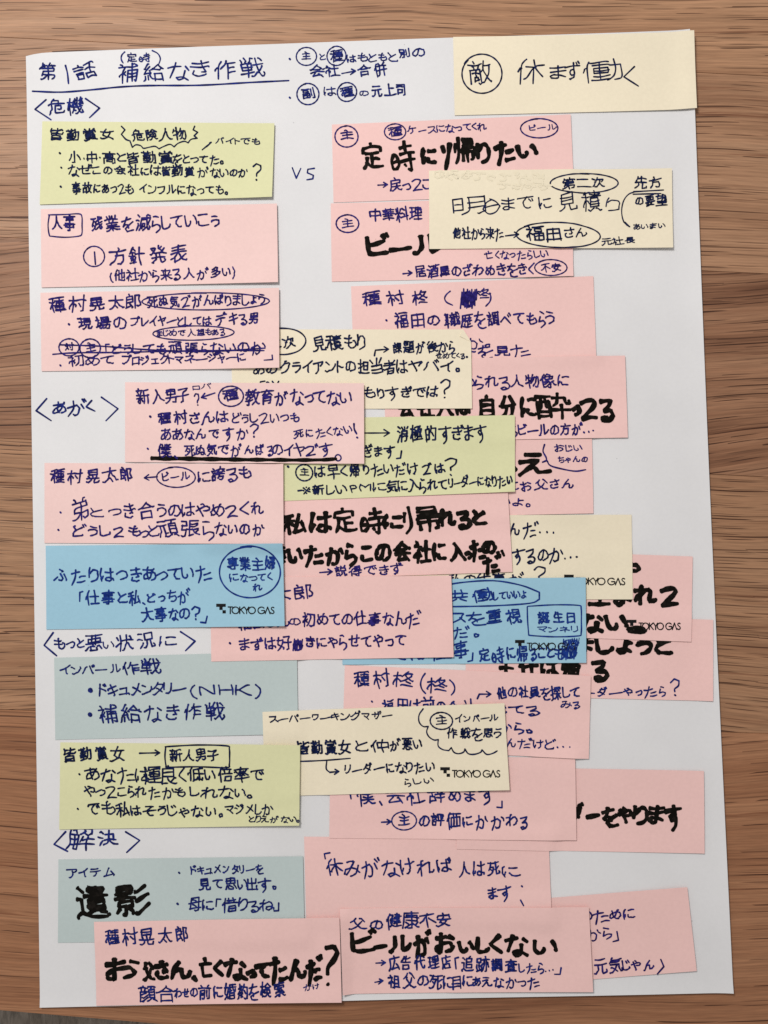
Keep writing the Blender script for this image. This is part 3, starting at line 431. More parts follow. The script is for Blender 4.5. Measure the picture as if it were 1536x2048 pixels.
'要': [[10,8,53,8],[26,8,26,24,27,28,26,33],[38,26,14,26,14,16,50,16,50,26,38,26],[38,8,38,26],[9,34,54,34],[27,29,31,28],[23,34,20,41],[15,42,22,42,32,44,35,44,50,49,54,49],[11,50,26,47,29,46,30,44],[43,34,42,37,36,44]],
'見': [[24,34,46,33,46,7,18,8,17,33,24,34],[17,16,46,16],[17,25,46,25],[7,48,12,49,20,45,24,39,24,34],[37,34,37,47,39,49,52,49,53,48,54,42]],
'視': [[17,6,19,10,19,14],[9,14,24,15,19,28,18,51],[37,33,51,32,51,8,32,8,32,32,37,33],[32,16,51,16],[9,37,10,33,15,29,20,28,22,29,25,32,26,36],[32,24,51,24],[37,33,36,40,34,44,29,49,25,49],[45,33,46,49,53,49,54,45,52,41]],
'解': [[18,4,13,18,13,38,10,50],[16,10,25,10,23,18],[41,8,40,14,38,17,35,21,32,21],[33,8,52,8,52,14,51,20,50,21,46,21,43,19],[12,19,14,18,29,19,28,48,28,49,24,50],[21,18,21,48],[13,28,29,28],[38,24,34,35],[13,38,29,38],[45,24,45,51],[37,30,54,30],[33,40,55,40]],
'評': [[15,5,18,11],[9,14,27,14],[30,8,54,8],[11,21,25,21],[42,8,42,51],[32,13,34,24,33,27],[11,28,25,28],[54,13,51,15,49,24,47,26],[12,47,12,35,23,35,23,47,12,47],[28,31,55,31]],
'話': [[16,5,19,11],[8,14,27,14],[30,10,49,6,54,8],[10,21,25,21],[42,9,42,34],[10,28,25,28],[29,22,55,22],[12,47,12,35,24,35,24,47,12,47],[32,48,32,35,33,34,51,34,51,48],[32,48,51,48]],
'誇': [[15,5,19,11],[9,14,26,14],[42,4,40,6,39,12],[25,23,28,24,32,21,36,16,37,12],[28,12,55,12],[11,21,24,21],[11,28,24,28],[46,12,48,18,55,24],[32,21,36,23,46,23,50,20],[12,47,12,35,23,35,23,47,12,47],[29,30,53,30],[36,31,34,39],[31,41,35,39,49,39,48,46,46,49,41,50,37,47]],
'誕': [[14,5,16,10],[8,14,22,14],[25,8,32,8,27,23],[37,10,52,7,55,7],[10,21,21,21],[46,8,46,40],[10,28,21,28],[27,23,33,23,33,28,29,42,23,50],[39,18,39,40,55,40],[11,47,19,47,20,46,19,35,11,35,11,51],[25,30,27,37,30,39],[46,23,54,23],[30,42,35,46,41,48,52,49,55,48]],
'説': [[16,5,19,11],[9,14,26,14],[32,5,36,10,35,16],[11,21,24,21],[50,5,46,16],[35,16,51,16,51,29,31,29,31,16,35,16],[11,28,25,28],[12,47,22,47,27,49,29,48,32,45,35,40,36,30],[12,47,12,35,23,35,24,46],[44,30,45,48,46,49,53,48,54,43]],
'課': [[16,5,19,11],[9,14,26,14],[52,16,51,8,31,8,31,24,51,25,52,24,52,16],[11,21,25,21],[41,8,41,51],[30,16,52,16],[11,28,25,28],[12,47,29,47,38,37,43,33,54,32],[12,50,12,35,24,35,24,46],[28,32,38,32,44,36,53,46,57,46]],
'調': [[15,5,18,11],[12,47,22,47,25,48,27,46,30,35,31,8,52,8,52,8,52,48,52,49,48,50,44,47],[9,14,25,14],[10,21,23,21],[41,12,41,25],[10,28,24,28],[35,17,48,17],[12,50,12,35,22,35,22,47],[34,25,49,25],[36,42,46,42,46,33,46,32,36,33,36,45]],
'賞': [[15,5,19,7,21,11],[12,18,13,11,20,11,51,11,52,18],[32,5,32,11],[48,5,44,8,44,11],[41,22,21,22,20,17,43,17,44,18,44,22,41,22],[47,33,47,43,18,43,18,42,18,28,18,28,46,28,47,28,47,33],[18,33,47,33],[18,38,47,38],[9,49,14,50,24,46,28,46],[36,47,40,46,51,50,55,50]],
'跡': [[19,20,12,20,12,8,24,8,24,20,19,20],[40,5,42,9,42,14],[38,14,38,28,36,37,33,43,27,50],[28,14,55,14],[19,20,19,44],[12,27,12,46],[46,14,45,48,44,49,39,50],[32,23,27,38],[19,31,26,31],[8,46,25,43,27,40],[50,23,54,38]],
'辞': [[9,10,24,7,29,8],[19,8,19,33],[8,20,28,20],[41,5,43,8,43,12],[31,12,54,12],[35,15,37,22,36,24],[50,15,46,26],[12,51,12,33,25,33,26,46],[29,26,55,26],[42,26,42,51],[12,46,26,46],[30,37,54,37]],
'追': [[10,7,13,8,19,14],[41,4,38,6,37,11],[28,21,48,21,48,12,48,11,28,11,29,41,50,41,50,30,50,30,28,30],[9,24,17,24,18,44],[18,44,15,45,11,48,11,52],[18,44,26,48,31,49,53,48,57,46]],
'運': [[10,8,12,9,17,15],[24,14,24,7,52,7,52,8,52,14],[26,15,49,15],[9,26,17,26,17,42],[38,12,38,44],[50,27,50,32,49,33,27,32,27,21,49,21,50,27],[26,27,50,27],[17,42,11,46,10,50],[23,39,54,39],[17,42,24,46,32,48,52,48,56,45]],
'遺': [[11,6,13,7,19,13],[38,14,27,13,26,8,27,8,48,8,49,9,48,13,38,14],[38,5,38,18],[9,23,17,24,17,43],[21,18,54,18],[49,28,49,24,48,23,27,23,27,37,28,38,48,38,49,36,49,28],[26,28,49,28],[26,33,49,33],[17,43,14,44,10,47,10,52],[17,43,23,47,32,49,51,49,54,48,57,46],[24,47,27,44,33,40,36,40],[32,38,32,40],[42,38,42,41,52,44]],
'郎': [[20,5,22,8,22,12],[13,30,29,30,30,29,29,12,13,12,13,45],[13,20,30,20],[43,42,45,43,49,42,52,39,51,33,46,24,50,10,50,9,38,9,38,51],[24,35,30,44,30,48],[13,45,27,41]],
'酒': [[11,6,19,11],[22,8,55,8],[34,8,34,22,33,27,29,31,24,32],[7,21,11,21,17,25],[42,8,42,29,52,30],[24,51,24,20,25,19,52,19,52,47],[18,33,11,49],[24,38,52,38],[24,47,52,47]],
'酔': [[9,8,30,8],[16,8,16,28,14,32,11,32],[22,8,22,28,28,29],[40,4,38,19,36,23,32,27],[11,51,11,19,12,18,28,18,28,50],[32,12,48,12,48,21,49,24,54,24,55,20,54,17],[11,38,28,38],[43,26,43,51],[32,36,55,36],[11,46,28,46]],
'重': [[14,8,30,8,46,6,50,7],[9,14,54,14],[32,8,32,48],[48,28,47,34,17,34,16,33,16,22,17,21,47,21,48,22,48,28],[16,28,48,28],[13,41,51,41],[9,48,55,48]],
'針': [[22,4,21,8,11,18,10,21],[21,8,31,15],[13,16,16,19,28,19],[43,5,43,51],[20,19,20,46],[10,28,30,28],[31,23,55,23],[13,33,15,40,14,43],[28,32,25,42],[10,48,31,44]],
'長': [[49,8,20,8,19,48],[20,15,48,15],[20,23,48,23],[9,30,54,30],[32,31,34,36,41,44,52,49,56,48],[19,48,33,45,35,43],[40,42,49,35,53,35]],
'険': [[17,38,21,37,23,34,23,29,18,22,22,8,21,8,12,8,12,51],[25,18,33,12,40,6,55,17],[40,18,40,36,38,41,31,47,26,50,23,49],[29,15,32,18,48,18,51,15],[40,37,42,36,51,36,51,26,29,26,28,35,29,36,38,36,48,47,53,49,56,48]],
'頑': [[11,8,27,8],[30,8,55,8],[14,21,14,34,12,41,9,47],[9,21,28,21],[42,8,41,16],[23,21,23,40,20,46],[41,16,52,16,52,40,33,40,33,17,41,16],[33,24,52,24],[33,32,52,32],[22,42,30,39],[26,49,29,49,37,45,40,45],[44,45,47,45,55,50]],
'題': [[13,14,14,7,26,7,27,20,14,21,13,14],[13,14,27,14],[32,8,55,8],[43,8,42,14],[9,28,31,28],[42,14,51,15,51,35,35,34,35,15,42,14],[14,32,13,41,10,51],[20,28,20,45],[35,22,51,22],[35,28,51,28],[20,36,30,36],[13,41,21,46,28,48,52,49,56,47],[29,43,32,44,38,39,42,38],[45,39,48,39,52,42]],
'顔': [[19,4,21,11],[10,11,31,11],[16,11,15,22],[25,11,26,15,24,22],[33,8,55,8],[31,22,12,22,12,37,9,47,10,50],[44,8,42,16],[14,30,18,30,25,26,29,26],[42,16,52,16,52,40,35,40,35,17,42,16],[15,38,18,39,29,32],[35,24,52,24],[13,48,16,49,20,47,29,41,32,39],[35,32,52,32],[28,49,32,49,41,44],[44,45,48,45,55,50]],
'高': [[10,11,54,11],[31,5,32,10],[28,17,19,17,19,24,45,24,45,17,28,17],[13,51,13,30,51,31,51,48,50,50,44,50],[22,44,23,37,41,37,40,44,22,44]],
}
for _c, _st in GLYPHS.items():
    GL[_c] = [np.array(s, float).reshape(-1, 2) for s in _st]
def _s(*st): return [np.array(s, float).reshape(-1, 2) for s in st]
_T1, _T2 = [50, 6, 53, 15], [57, 3, 61, 12]
# the writer's own quick forms
GL_OLD = {'て': GL['て'], 'で': GL['で']}
GL['て'] = _s([11, 17, 27, 11, 40, 11, 46, 18, 40, 29, 28, 41, 15, 53, 32, 50, 52, 51])
GL['で'] = _s([9, 19, 24, 13, 37, 13, 42, 20, 37, 30, 26, 42, 13, 54, 30, 51, 48, 52], [47, 8, 51, 17], [54, 5, 58, 14])
GL['る'] = _s([17, 14, 42, 11, 40, 22, 25, 33, 41, 34, 48, 44, 40, 54, 25, 57, 20, 51, 29, 47, 37, 56])
GL['ら'] = _s([24, 6, 38, 11], [22, 19, 18, 39, 34, 34, 45, 40, 42, 50, 28, 59])
GL['か'] = _s([9, 27, 34, 20, 42, 30, 38, 50, 28, 55, 25, 50], [25, 10, 22, 30, 11, 56], [50, 16, 57, 30])
GL['が'] = _s([7, 29, 31, 22, 39, 32, 35, 51, 26, 56, 23, 52], [23, 12, 20, 32, 9, 57], [46, 20, 51, 32], [50, 7, 54, 16], [57, 4, 61, 13])
GL['た'] = _s([7, 21, 37, 16], [24, 7, 22, 32, 12, 58], [35, 33, 55, 30], [33, 51, 57, 49])
GL['だ'] = _s([6, 22, 34, 17], [22, 9, 20, 33, 11, 58], [32, 35, 50, 32], [30, 52, 53, 50], _T1, _T2)
GL['を'] = _s([12, 17, 46, 13], [30, 6, 24, 22, 14, 36, 24, 30, 33, 34, 33, 44], [52, 27, 34, 36, 22, 46, 26, 56, 38, 58, 52, 56])
GL['す'] = _s([8, 17, 56, 13], [36, 6, 36, 30, 28, 38, 22, 30, 30, 24, 38, 32, 36, 48, 24, 60])
GL['な'] = _s([8, 20, 34, 15], [24, 8, 20, 24, 12, 45], [43, 17, 52, 26], [40, 30, 38, 49, 28, 55, 23, 49, 34, 46, 51, 55])
GL['時'] = _s([13, 25, 6, 36, 8, 50, 17, 52, 24, 42, 20, 28, 12, 24], [8, 39, 23, 37], [30, 16, 57, 13], [43, 5, 43, 26], [28, 28, 61, 25], [28, 41, 60, 37], [50, 28, 51, 58, 43, 55], [36, 46, 40, 51])
GL['◎'] = _s([34, 14, 18, 22, 10, 40, 22, 56, 42, 53, 53, 36, 46, 20, 30, 12], [14, 35, 50, 32])
GL['・'] = _s([31, 31, 32, 33])
GL['、'] = _s([14, 44, 22, 55])
GL['1'] = _s([30, 8, 33, 56])
GL['?'] = _s([16, 16, 30, 7, 46, 14, 42, 28, 28, 38, 27, 46], [26, 56, 27, 58])
GL['!'] = _s([30, 6, 28, 42], [28, 54, 29, 57])
GL['…'] = _s([8, 40, 9, 42], [30, 40, 31, 42], [52, 40, 53, 42])
GL['ー'] = _s([8, 34, 54, 31])

SMALLK = set('ゃゅょっャュョッェ')
def is_kanji(c): return 0x4e00 <= ord(c) <= 0x9fff
def metrics(c):
    st = GL[c]; a = np.vstack(st)
    x0, x1 = a[:, 0].min(), a[:, 0].max()
    w = max(x1 - x0, 8.0)
    if is_kanji(c): w *= 1.06
    if c in '。、': w = 12
    return x0, x1, w + 9.0

def layout(text, x0, y0, x1, y1, h, slant=0.09, jit=1.0):
    """list of polylines in photograph px for a written line"""
    out = []
    parts = [(c, (lambda m: (m[0], m[1], m[2] * rng.uniform(.90, 1.12)))(metrics(c))) for c in text]
    tot = sum(m[2] for _, m in parts) - 9.0
    fx = math.hypot(x1 - x0, y1 - y0) / max(tot, 1)
    fy = h / 56.0
    L = math.hypot(x1 - x0, y1 - y0); ux, uy = (x1 - x0) / L, (y1 - y0) / L
    cur = 0.0
    for c, (a, b, w) in parts:
        if c != ' ':
            sc = 1.0 + rng.uniform(-.11, .11) * jit
            k = 1.0 if (is_kanji(c) or len(text) < 3) else 0.96
            rot = rng.uniform(-.075, .06) * jit
            dy = rng.uniform(-2.6, 2.6) * jit
            cx = (a + b) / 2
            wx = [rng.uniform(-2.2, 2.2) * jit for _ in range(6)]
            ph = [rng.uniform(0, 6.28) for _ in range(4)]
            sh = rng.uniform(-.02, .12)
            for st in (GL_OLD[c] if c in GL_OLD and rng.random() < .7 else GL[c]):
                p = st.copy()
                sx = p[:, 0] - cx; sy = (p[:, 1] - 32)
                if len(p) == 2 and abs(p - p[0]).max() > 12:      # long straight strokes bow a little
                    q = (p[0] + p[1]) / 2 + np.array([rng.uniform(-1.4, 1.4), rng.uniform(-1.4, 1.4)])
                    p = np.array([p[0], q, p[1]]); sx = p[:, 0] - cx; sy = p[:, 1] - 32
                nx = sx + wx[0] * np.sin(sy / 15 + ph[0]) + wx[1] * np.sin(sx / 11 + ph[1])
                ny = sy + wx[2] * np.sin(sx / 14 + ph[2]) + wx[3] * np.sin(sy / 12 + ph[3])
                nx += nrg.uniform(-1.5, 1.5, len(nx)) * jit + rng.uniform(-1, 1) * jit
                ny += nrg.uniform(-1.5, 1.5, len(ny)) * jit + rng.uniform(-1, 1) * jit
                if len(nx) <= 4 and np.hypot(nx[-1] - nx[0], ny[-1] - ny[0]) > 14:   # quick strokes overshoot
                    e = rng.uniform(-.02, .14); m0, m1 = nx[-1] + (nx[-1] - nx[-2]) * e, ny[-1] + (ny[-1] - ny[-2]) * e
                    nx[-1] = m0; ny[-1] = m1
                    e = rng.uniform(-.02, .08); nx[0] += (nx[0] - nx[1]) * e; ny[0] += (ny[0] - ny[1]) * e
                ny = ny - slant * nx + dy
                nx = nx + sh * ny
                X = (nx * math.cos(rot) - ny * math.sin(rot)) * fx * sc
                Y = (nx * math.sin(rot) + ny * math.cos(rot)) * fy * sc * k
                if c in '。、': pass
                m = (cur + (w - 9) / 2) * fx
                out.append(np.c_[x0 + ux * m + X * ux - Y * uy, y0 + uy * m + X * uy + Y * ux])
        cur += w
    return out

def smooth_line(p, ang=math.radians(58)):
    """round gentle bends, keep sharp corners: returns list of runs"""
    p = np.asarray(p, float)
    keep = [0]
    for i in range(1, len(p)):
        if np.hypot(*(p[i] - p[keep[-1]])) > 1e-7: keep.append(i)
    p = p[keep]
    if len(p) < 3: return [p]
    runs = []; s = 0
    for i in range(1, len(p) - 1):
        a = p[i] - p[i - 1]; b = p[i + 1] - p[i]
        d = abs(math.atan2(a[0] * b[1] - a[1] * b[0], a @ b))
        if d > ang: runs.append(p[s:i + 1]); s = i
    runs.append(p[s:])
    out = []
    for r in runs:
        if len(r) < 3: out.append(r); continue
        q = np.vstack([2 * r[0] - r[1], r, 2 * r[-1] - r[-2]])
        pts = []
        for i in range(1, len(q) - 2):
            for t in (0, .25, .5, .75):
                pts.append(.5 * ((2 * q[i]) + (-q[i - 1] + q[i + 1]) * t + (2 * q[i - 1] - 5 * q[i] + 4 * q[i + 1] - q[i + 2]) * t * t + (-q[i - 1] + 3 * q[i] - 3 * q[i + 1] + q[i + 2]) * t ** 3))
        pts.append(q[-2]); out.append(np.array(pts))
    return out

class Ink:
    """collects pen strokes lying on one surface and links them as one mesh"""
    def __init__(self, surf): self.s = surf; self.v = []; self.f = []; self.n = 0
    def run(self, p, w, first, last, marker=False, lift=0.0):
        # resample so that long pieces follow the paper
        step = 0.0007 if marker else 0.0016
        q = [p[0]]
        for a, b in zip(p[:-1], p[1:]):
            k = max(1, int(math.ceil(np.hypot(*(b - a)) / step)))
            for i in range(1, k + 1): q.append(a + (b - a) * i / k)
        q = np.array(q)
        if len(q) < 2 or np.hypot(*(q[-1] - q[0])) < 1e-6 and len(q) < 3:
            q = np.array([p[0], p[0] + [w * .15, w * .1]])
        d = np.gradient(q, axis=0); d /= (np.hypot(d[:, 0], d[:, 1])[:, None] + 1e-12)
        nrm = np.c_[-d[:, 1], d[:, 0]]
        n = len(q)
        ph = rng.uniform(0, 6.28); am = .16 if marker else .12
        hw = w / 2 * (1 + am * np.sin(np.arange(n) * (.55 if marker else .9) + ph))
        if marker:
            a_ = math.radians(rng.uniform(35, 55))            # chisel nib: width depends on direction
            hw *= 1.0 + .10 * np.abs(d[:, 0] * math.cos(a_) + d[:, 1] * math.sin(a_))
            hw *= 1 + nrg.uniform(-.03, .03, n)
            hw *= np.linspace(1.08, .84, n)
        if first: hw[0] *= 1.08
        if last and n > 2:
            hw[-1] *= .82 if not marker else .9
        l = q + nrm * hw[:, None]; r = q - nrm * hw[:, None]
        if marker:
            l = l + nrg.uniform(-.022, .022, (n, 2)) * w; r = r + nrg.uniform(-.022, .022, (n, 2)) * w
        pts = [l, r]; cap = []
        K = 3 if not marker else 2
        def capp(c, dd, nn, h):
            A = np.linspace(-math.pi / 2, math.pi / 2, K + 2)[1:-1]
            e = .95 if not marker else .55
            return [c + dd * math.cos(a) * h * e + nn * math.sin(a) * h for a in A]
        c0 = capp(q[0], -d[0], nrm[0], hw[0]); c1 = capp(q[-1], d[-1], nrm[-1], hw[-1])
        base = self.n
        allp = np.vstack([l, r, c0, c1])
        z = self.s(allp) + 0.065 * MM + (len(self.f) % 9) * 0.0012 * MM + lift
        self.v.append(np.c_[allp, z]); self.n += len(allp)
        for i in range(n - 1): self.f.append((base + n + i, base + n + i + 1, base + i + 1, base + i))
        b0 = base + 2 * n
        self.f.append([base + n + 0, base + 0] + [b0 + K - 1 - i for i in range(K)])
        b1 = b0 + K
        self.f.append([base + n - 1, base + 2 * n - 1] + [b1 + i for i in range(K)])
    def stroke(self, px, w, marker=False, raw=False):
        p = page(px)
        rs = [p] if raw else smooth_line(p)
        ww = w * PX * rng.uniform(.95, 1.1) 
        for i, r in enumerate(rs):
            self.run(r, ww, i == 0, i == len(rs) - 1, marker)
    def poly(self, px, n=1):
        p = page(px); b = self.n
        self.v.append(np.c_[p, self.s(p) + 0.03 * MM]); self.n += len(p)
        self.f.append(list(range(b, b + len(p)))[::-1])
    def build(self, name, mat, parent):
        v = np.vstack(self.v)
        return link(name, v - np.array(parent['_o']), self.f, mat, parent)

# ------------------------------------------------------------------ sheets of paper that drape over what lies under them
GX0, GY0, GS = -0.125, -0.165, 0.0005
GNX, GNY = 520, 680
HF = np.zeros((GNY, GNX))
_gx = GX0 + (np.arange(GNX) + .5) * GS; _gy = GY0 + (np.arange(GNY) + .5) * GS
GXX, GYY = np.meshgrid(_gx, _gy)

def bilin(Z, x, y):
    fx = np.clip((x - GX0) / GS - .5, 0, GNX - 1.001); fy = np.clip((y - GY0) / GS - .5, 0, GNY - 1.001)
    i = fx.astype(int); j = fy.astype(int); u = fx - i; v = fy - j
    return Z[j, i] * (1 - u) * (1 - v) + Z[j, i + 1] * u * (1 - v) + Z[j + 1, i] * (1 - u) * v + Z[j + 1, i + 1] * u * v

def inv_quad(Q, x, y):
    """u (left to right) and v (top to bottom) of points in the quad TL TR BR BL"""
    u = np.full(np.shape(x), .5); v = np.full(np.shape(x), .5)
    for _ in range(6):
        X = (1 - u) * (1 - v) * Q[0, 0] + u * (1 - v) * Q[1, 0] + u * v * Q[2, 0] + (1 - u) * v * Q[3, 0] - x
        Y = (1 - u) * (1 - v) * Q[0, 1] + u * (1 - v) * Q[1, 1] + u * v * Q[2, 1] + (1 - u) * v * Q[3, 1] - y
        xu = (1 - v) * (Q[1, 0] - Q[0, 0]) + v * (Q[2, 0] - Q[3, 0]); xv = (1 - u) * (Q[3, 0] - Q[0, 0]) + u * (Q[2, 0] - Q[1, 0])
        yu = (1 - v) * (Q[1, 1] - Q[0, 1]) + v * (Q[2, 1] - Q[3, 1]); yv = (1 - u) * (Q[3, 1] - Q[0, 1]) + u * (Q[2, 1] - Q[1, 1])
        D = xu * yv - xv * yu
        u = u - (X * yv - Y * xv) / D; v = v - (xu * Y - yu * X) / D
    return u, v

def boxf(a, k, op):
    out = a.copy()
    for ax in (0, 1):
        acc = out.copy()
        for s in range(1, k + 1):
            for sg in (s, -s):
                r = np.roll(out, sg, ax)
                acc = np.maximum(acc, r) if op == 'max' else acc + r
        out = acc if op == 'max' else acc / (2 * k + 1)
    return out

def slab(name, Q, zf, thick, mat, nu, nv, cut=None, bow=None):
    """thin paper slab over quad Q with top surface zf(u,v,x,y)"""
    us = np.linspace(0, 1, nu + 1); vs = np.linspace(0, 1, nv + 1)
    U, V = np.meshgrid(us, vs); U = U.ravel(); V = V.ravel()
    P = ((1 - U) * (1 - V))[:, None] * Q[0] + (U * (1 - V))[:, None] * Q[1] + (U * V)[:, None] * Q[2] + ((1 - U) * V)[:, None] * Q[3]
    if bow is not None: P = bow(U, V, P)
    if cut is not None:
        a, b = cut; d = (b - a) / np.hypot(*(b - a)); nn = np.array([d[1], -d[0]])
        if (P.mean(0) - a) @ nn > 0: nn = -nn
        s = (P - a) @ nn; s = np.where(s > 0, s, 0); P = P - s[:, None] * nn
    z = zf(U, V, P[:, 0], P[:, 1])
    n = len(P)
    top = np.c_[P, z]; bot = np.c_[P, z - thick]
    verts = np.vstack([top, bot]); F = []
    w = nu + 1
    for j in range(nv):
        for i in range(nu):
            a = j * w + i
            F.append((a, a + w, a + w + 1, a + 1)); F.append((n + a, n + a + 1, n + a + w + 1, n + a + w))
    ring = [i for i in range(nu)] + [j * w + nu for j in range(nv)] + [nv * w + nu - i for i in range(nu)] + [(nv - j) * w for j in range(nv)]
    # separate rim vertices keep the edge crisp
    k0 = len(verts)
    verts = np.vstack([verts, top[ring], bot[ring]]); R = len(ring)
    for i in range(R):
        j = (i + 1) % R
        F.append((k0 + i, k0 + j, k0 + R + j, k0 + R + i))
    c = P.mean(0); org = (c[0], c[1], z.mean() - thick)
    o = link(name, verts, F, mat, None, True, org)
    o.location = org; o['_o'] = org
    return o

# ------------------------------------------------------------------ the white A4 sheet
SQ = page([(54, 110), (1381, 64), (1463.5, 1982), (82, 2012)])
def sheet_z(x, y):
    u, v = inv_quad(SQ, x, y)
    u = np.clip(u, 0, 1); v = np.clip(v, 0, 1)
    z = 0.75 * MM + 0.16 * MM * np.sin(u * 7 + 1) * np.sin(v * 8 + .5) + .10 * MM * np.sin(u * 13 - v * 9)
    z = z + 0.5 * MM * np.clip(1 - v / .05, 0, 1) ** 2 * (np.clip(1 - u / .12, 0, 1) ** 1.5 * .5 + np.clip((u - .80) / .2, 0, 1) ** 1.5)
    z = z + 0.7 * MM * np.clip((u - .965) / .035, 0, 1) ** 2 + .35 * MM * np.clip((v - .985) / .015, 0, 1) ** 2
    return z
def sheet_bow(U, V, P):
    # hand-handled paper: worn top corners and an edge that is not quite straight
    P = P.copy()
    P[:, 1] -= 0.9 * MM * np.clip(1 - U / .035, 0, 1) ** 2 * np.clip(1 - V / .02, 0, 1)
    P[:, 0] -= 0.8 * MM * np.clip((U - .97) / .03, 0, 1) * np.clip(1 - V / .01, 0, 1) ** 2
    P[:, 1] += 0.5 * MM * np.sin(U * math.pi) * np.clip(1 - V / .1, 0, 1)
    P[:, 0] -= 0.5 * MM * np.sin(V * math.pi * 1.0) * (U > .9) * np.clip((U - .9) / .1, 0, 1)
    return P
sheet = slab('paper_sheet', SQ, lambda U, V, x, y: sheet_z(x, y), 0.28 * MM, M['sheet'], 84, 110, None, sheet_bow)
tag(sheet, 'large white A4 sheet lying on the wooden table under all the sticky notes', 'sheet of paper')
HF[:] = sheet_z(GXX, GYY)

class Note:
    def __init__(self, col, corners, label, curl=.3, ink='violet', cut=None, group=None, bl=0.0):
        global HF
        Q = page(corners); self.Q = Q
        U, V = inv_quad(Q, GXX, GYY)
        inside = (U >= -.004) & (U <= 1.004) & (V >= -.01) & (V <= 1.01)
        base = sheet_z(GXX, GYY)
        H = np.where(inside, HF, np.minimum(HF, base + 0.0))
        H = boxf(H, 3, 'max'); H = boxf(H, 3, 'avg')
        uc = np.clip(U, 0, 1); vc = np.clip(V, 0, 1)
        lift = .72 * curl * MM * uc ** 3 + bl * MM * vc ** 3 * (.4 + .6 * uc) * .8 + .09 * MM * np.sin(uc * 7 + corners[0][0]) * np.sin(vc * 3)
        Z = H + 0.09 * MM + np.maximum(lift, -.03 * MM) + 0.10 * MM
        self.Z = Z; self.col = col; self.ink = ink
        L = np.hypot(*(Q[1] - Q[0])); h = np.hypot(*(Q[3] - Q[0]))
        self.o = slab('sticky_note', Q, lambda u, v, x, y: bilin(Z, x, y), 0.10 * MM, M[col], max(8, int(L / .0012)), max(6, int(h / .0012)),
                      None if cut is None else page(cut))
        tag(self.o, label, 'sticky note', group or 'sticky notes stuck on the white sheet')
        HF = np.where(inside, Z, HF)
        self.marks = {}
    def surf(self, p): return bilin(self.Z, p[:, 0], p[:, 1])
    def _ink(self): return Ink(self.surf)
    def t(self, x0, y0, x1, y1, h, text, w=3.1, ink=None, slant=.07, jit=1.0):
        k = self._ink()
        w = min(w * 1.12, .085 * h + .95)
        for s in layout(text, x0, y0, x1, y1, h, slant, jit): k.stroke(s, w)
        k.build('handwritten_line', INK[ink or self.ink], self.o)
    def m(self, x0, y0, x1, y1, h, text, w=9.0, slant=.05):
        k = self._ink()
        kn = sum(is_kanji(c) for c in text) / len(text)
        for s in layout(text, x0, y0, x1, y1, h * 1.0, slant, .6): k.stroke(s, w * (.98 - .24 * kn), True)
        k.build('marker_lettering', INK['marker'], self.o)
    def line(self, pts, name='drawn_line', w=3.1, ink=None, raw=False):
        k = self._ink(); k.stroke(np.array(pts, float), w, ink == 'marker', raw); k.build(name, INK[ink or self.ink], self.o)
    def lines(self, pl, name, w=3.1, ink=None):
        k = self._ink()
        for p in pl: k.stroke(np.array(p, float), w, ink == 'marker')
        k.build(name, INK[ink or self.ink], self.o)
    def ring(self, cx, cy, rx, ry, w=2.9, ink=None, tilt=0.0, name='drawn_ring'):
        a0 = rng.uniform(-2.4, -1.4); n = 30
        a = a0 - np.linspace(0, 2 * math.pi + rng.uniform(.12, .35), n)
        k1, k2 = rng.uniform(-.03, .03), rng.uniform(0, 6)
        r = 1 + k1 * np.sin(2 * a + k2) + .035 * np.linspace(-.5, .5, n)
        x = np.cos(a) * rx * r; y = np.sin(a) * ry * r
        self.line(np.c_[cx + x, cy + y + tilt * x], name, w, ink)
    def rbox(self, x0, y0, x1, y1, w=2.9, ink=None):
        j = lambda: rng.uniform(-2, 2)
        self.line([(x0 + 2 + j(), y0 + 3), (x0 + j() * .5, (y0 + y1) / 2), (x0 + 3, y1 - 3), (x0 + 8, y1 + j() * .5), ((x0 + x1) / 2, y1 + j()), (x1 - 7, y1 + j() * .5), (x1 - 1, y1 - 6),
                   (x1 + j() * .5, (y0 + y1) / 2), (x1 - 1, y0 + 6), (x1 - 7, y0), ((x0 + x1) / 2, y0 + j()), (x0 + 1, y0 + 2)], 'drawn_box', w, ink)
    def arrow(self, x0, y0, x1, y1, w=3.0, ink=None, hd=9, bend=0):
        k = self._ink()
        k.stroke(np.array([(x0, y0), ((x0 + x1) / 2, (y0 + y1) / 2 + bend), (x1, y1)], float), w)
        L = math.hypot(x1 - x0, y1 - y0); ux, uy = (x1 - x0) / L, (y1 - y0) / L
        k.stroke(np.array([(x1 - ux * hd - uy * hd * .62, y1 - uy * hd + ux * hd * -.0 - abs(ux) * hd * .62), (x1, y1), (x1 - ux * hd + uy * hd * .62, y1 - uy * hd + abs(ux) * hd * .62)], float), w)
        k.build('drawn_arrow', INK[ink or self.ink], self.o)
    def dot(self, x, y, r=1.9, ink=None):
        k = self._ink(); k.stroke(np.array([(x - .6, y - .6), (x + .8, y + .9)]), r * 2); k.build('bullet_dot', INK[ink or self.ink], self.o)
    def scribble(self, x0, y0, x1, y1, n=26, w=3.1, ink=None):
        k = self._ink(); p = []
        m = max(5, int((x1 - x0) / 3.6))
        for i in range(2 * m):                      # quick zigzag and a loop or two over it
            f = i / (2 * m - 1)
            p.append((x0 + (x1 - x0) * f + rng.uniform(-1, 1), (y0 if i % 2 else y1) + rng.uniform(-1, 1) * (y1 - y0) * .16 - 3 * f))
        k.stroke(np.array(p), w * .95)
        p = [((x0 + x1) / 2 + math.cos(i * .8) * (x1 - x0) * (.5 - i * .008), (y0 + y1) / 2 + math.sin(i * .8) * (y1 - y0) * (.5 - i * .006)) for i in range(n)]
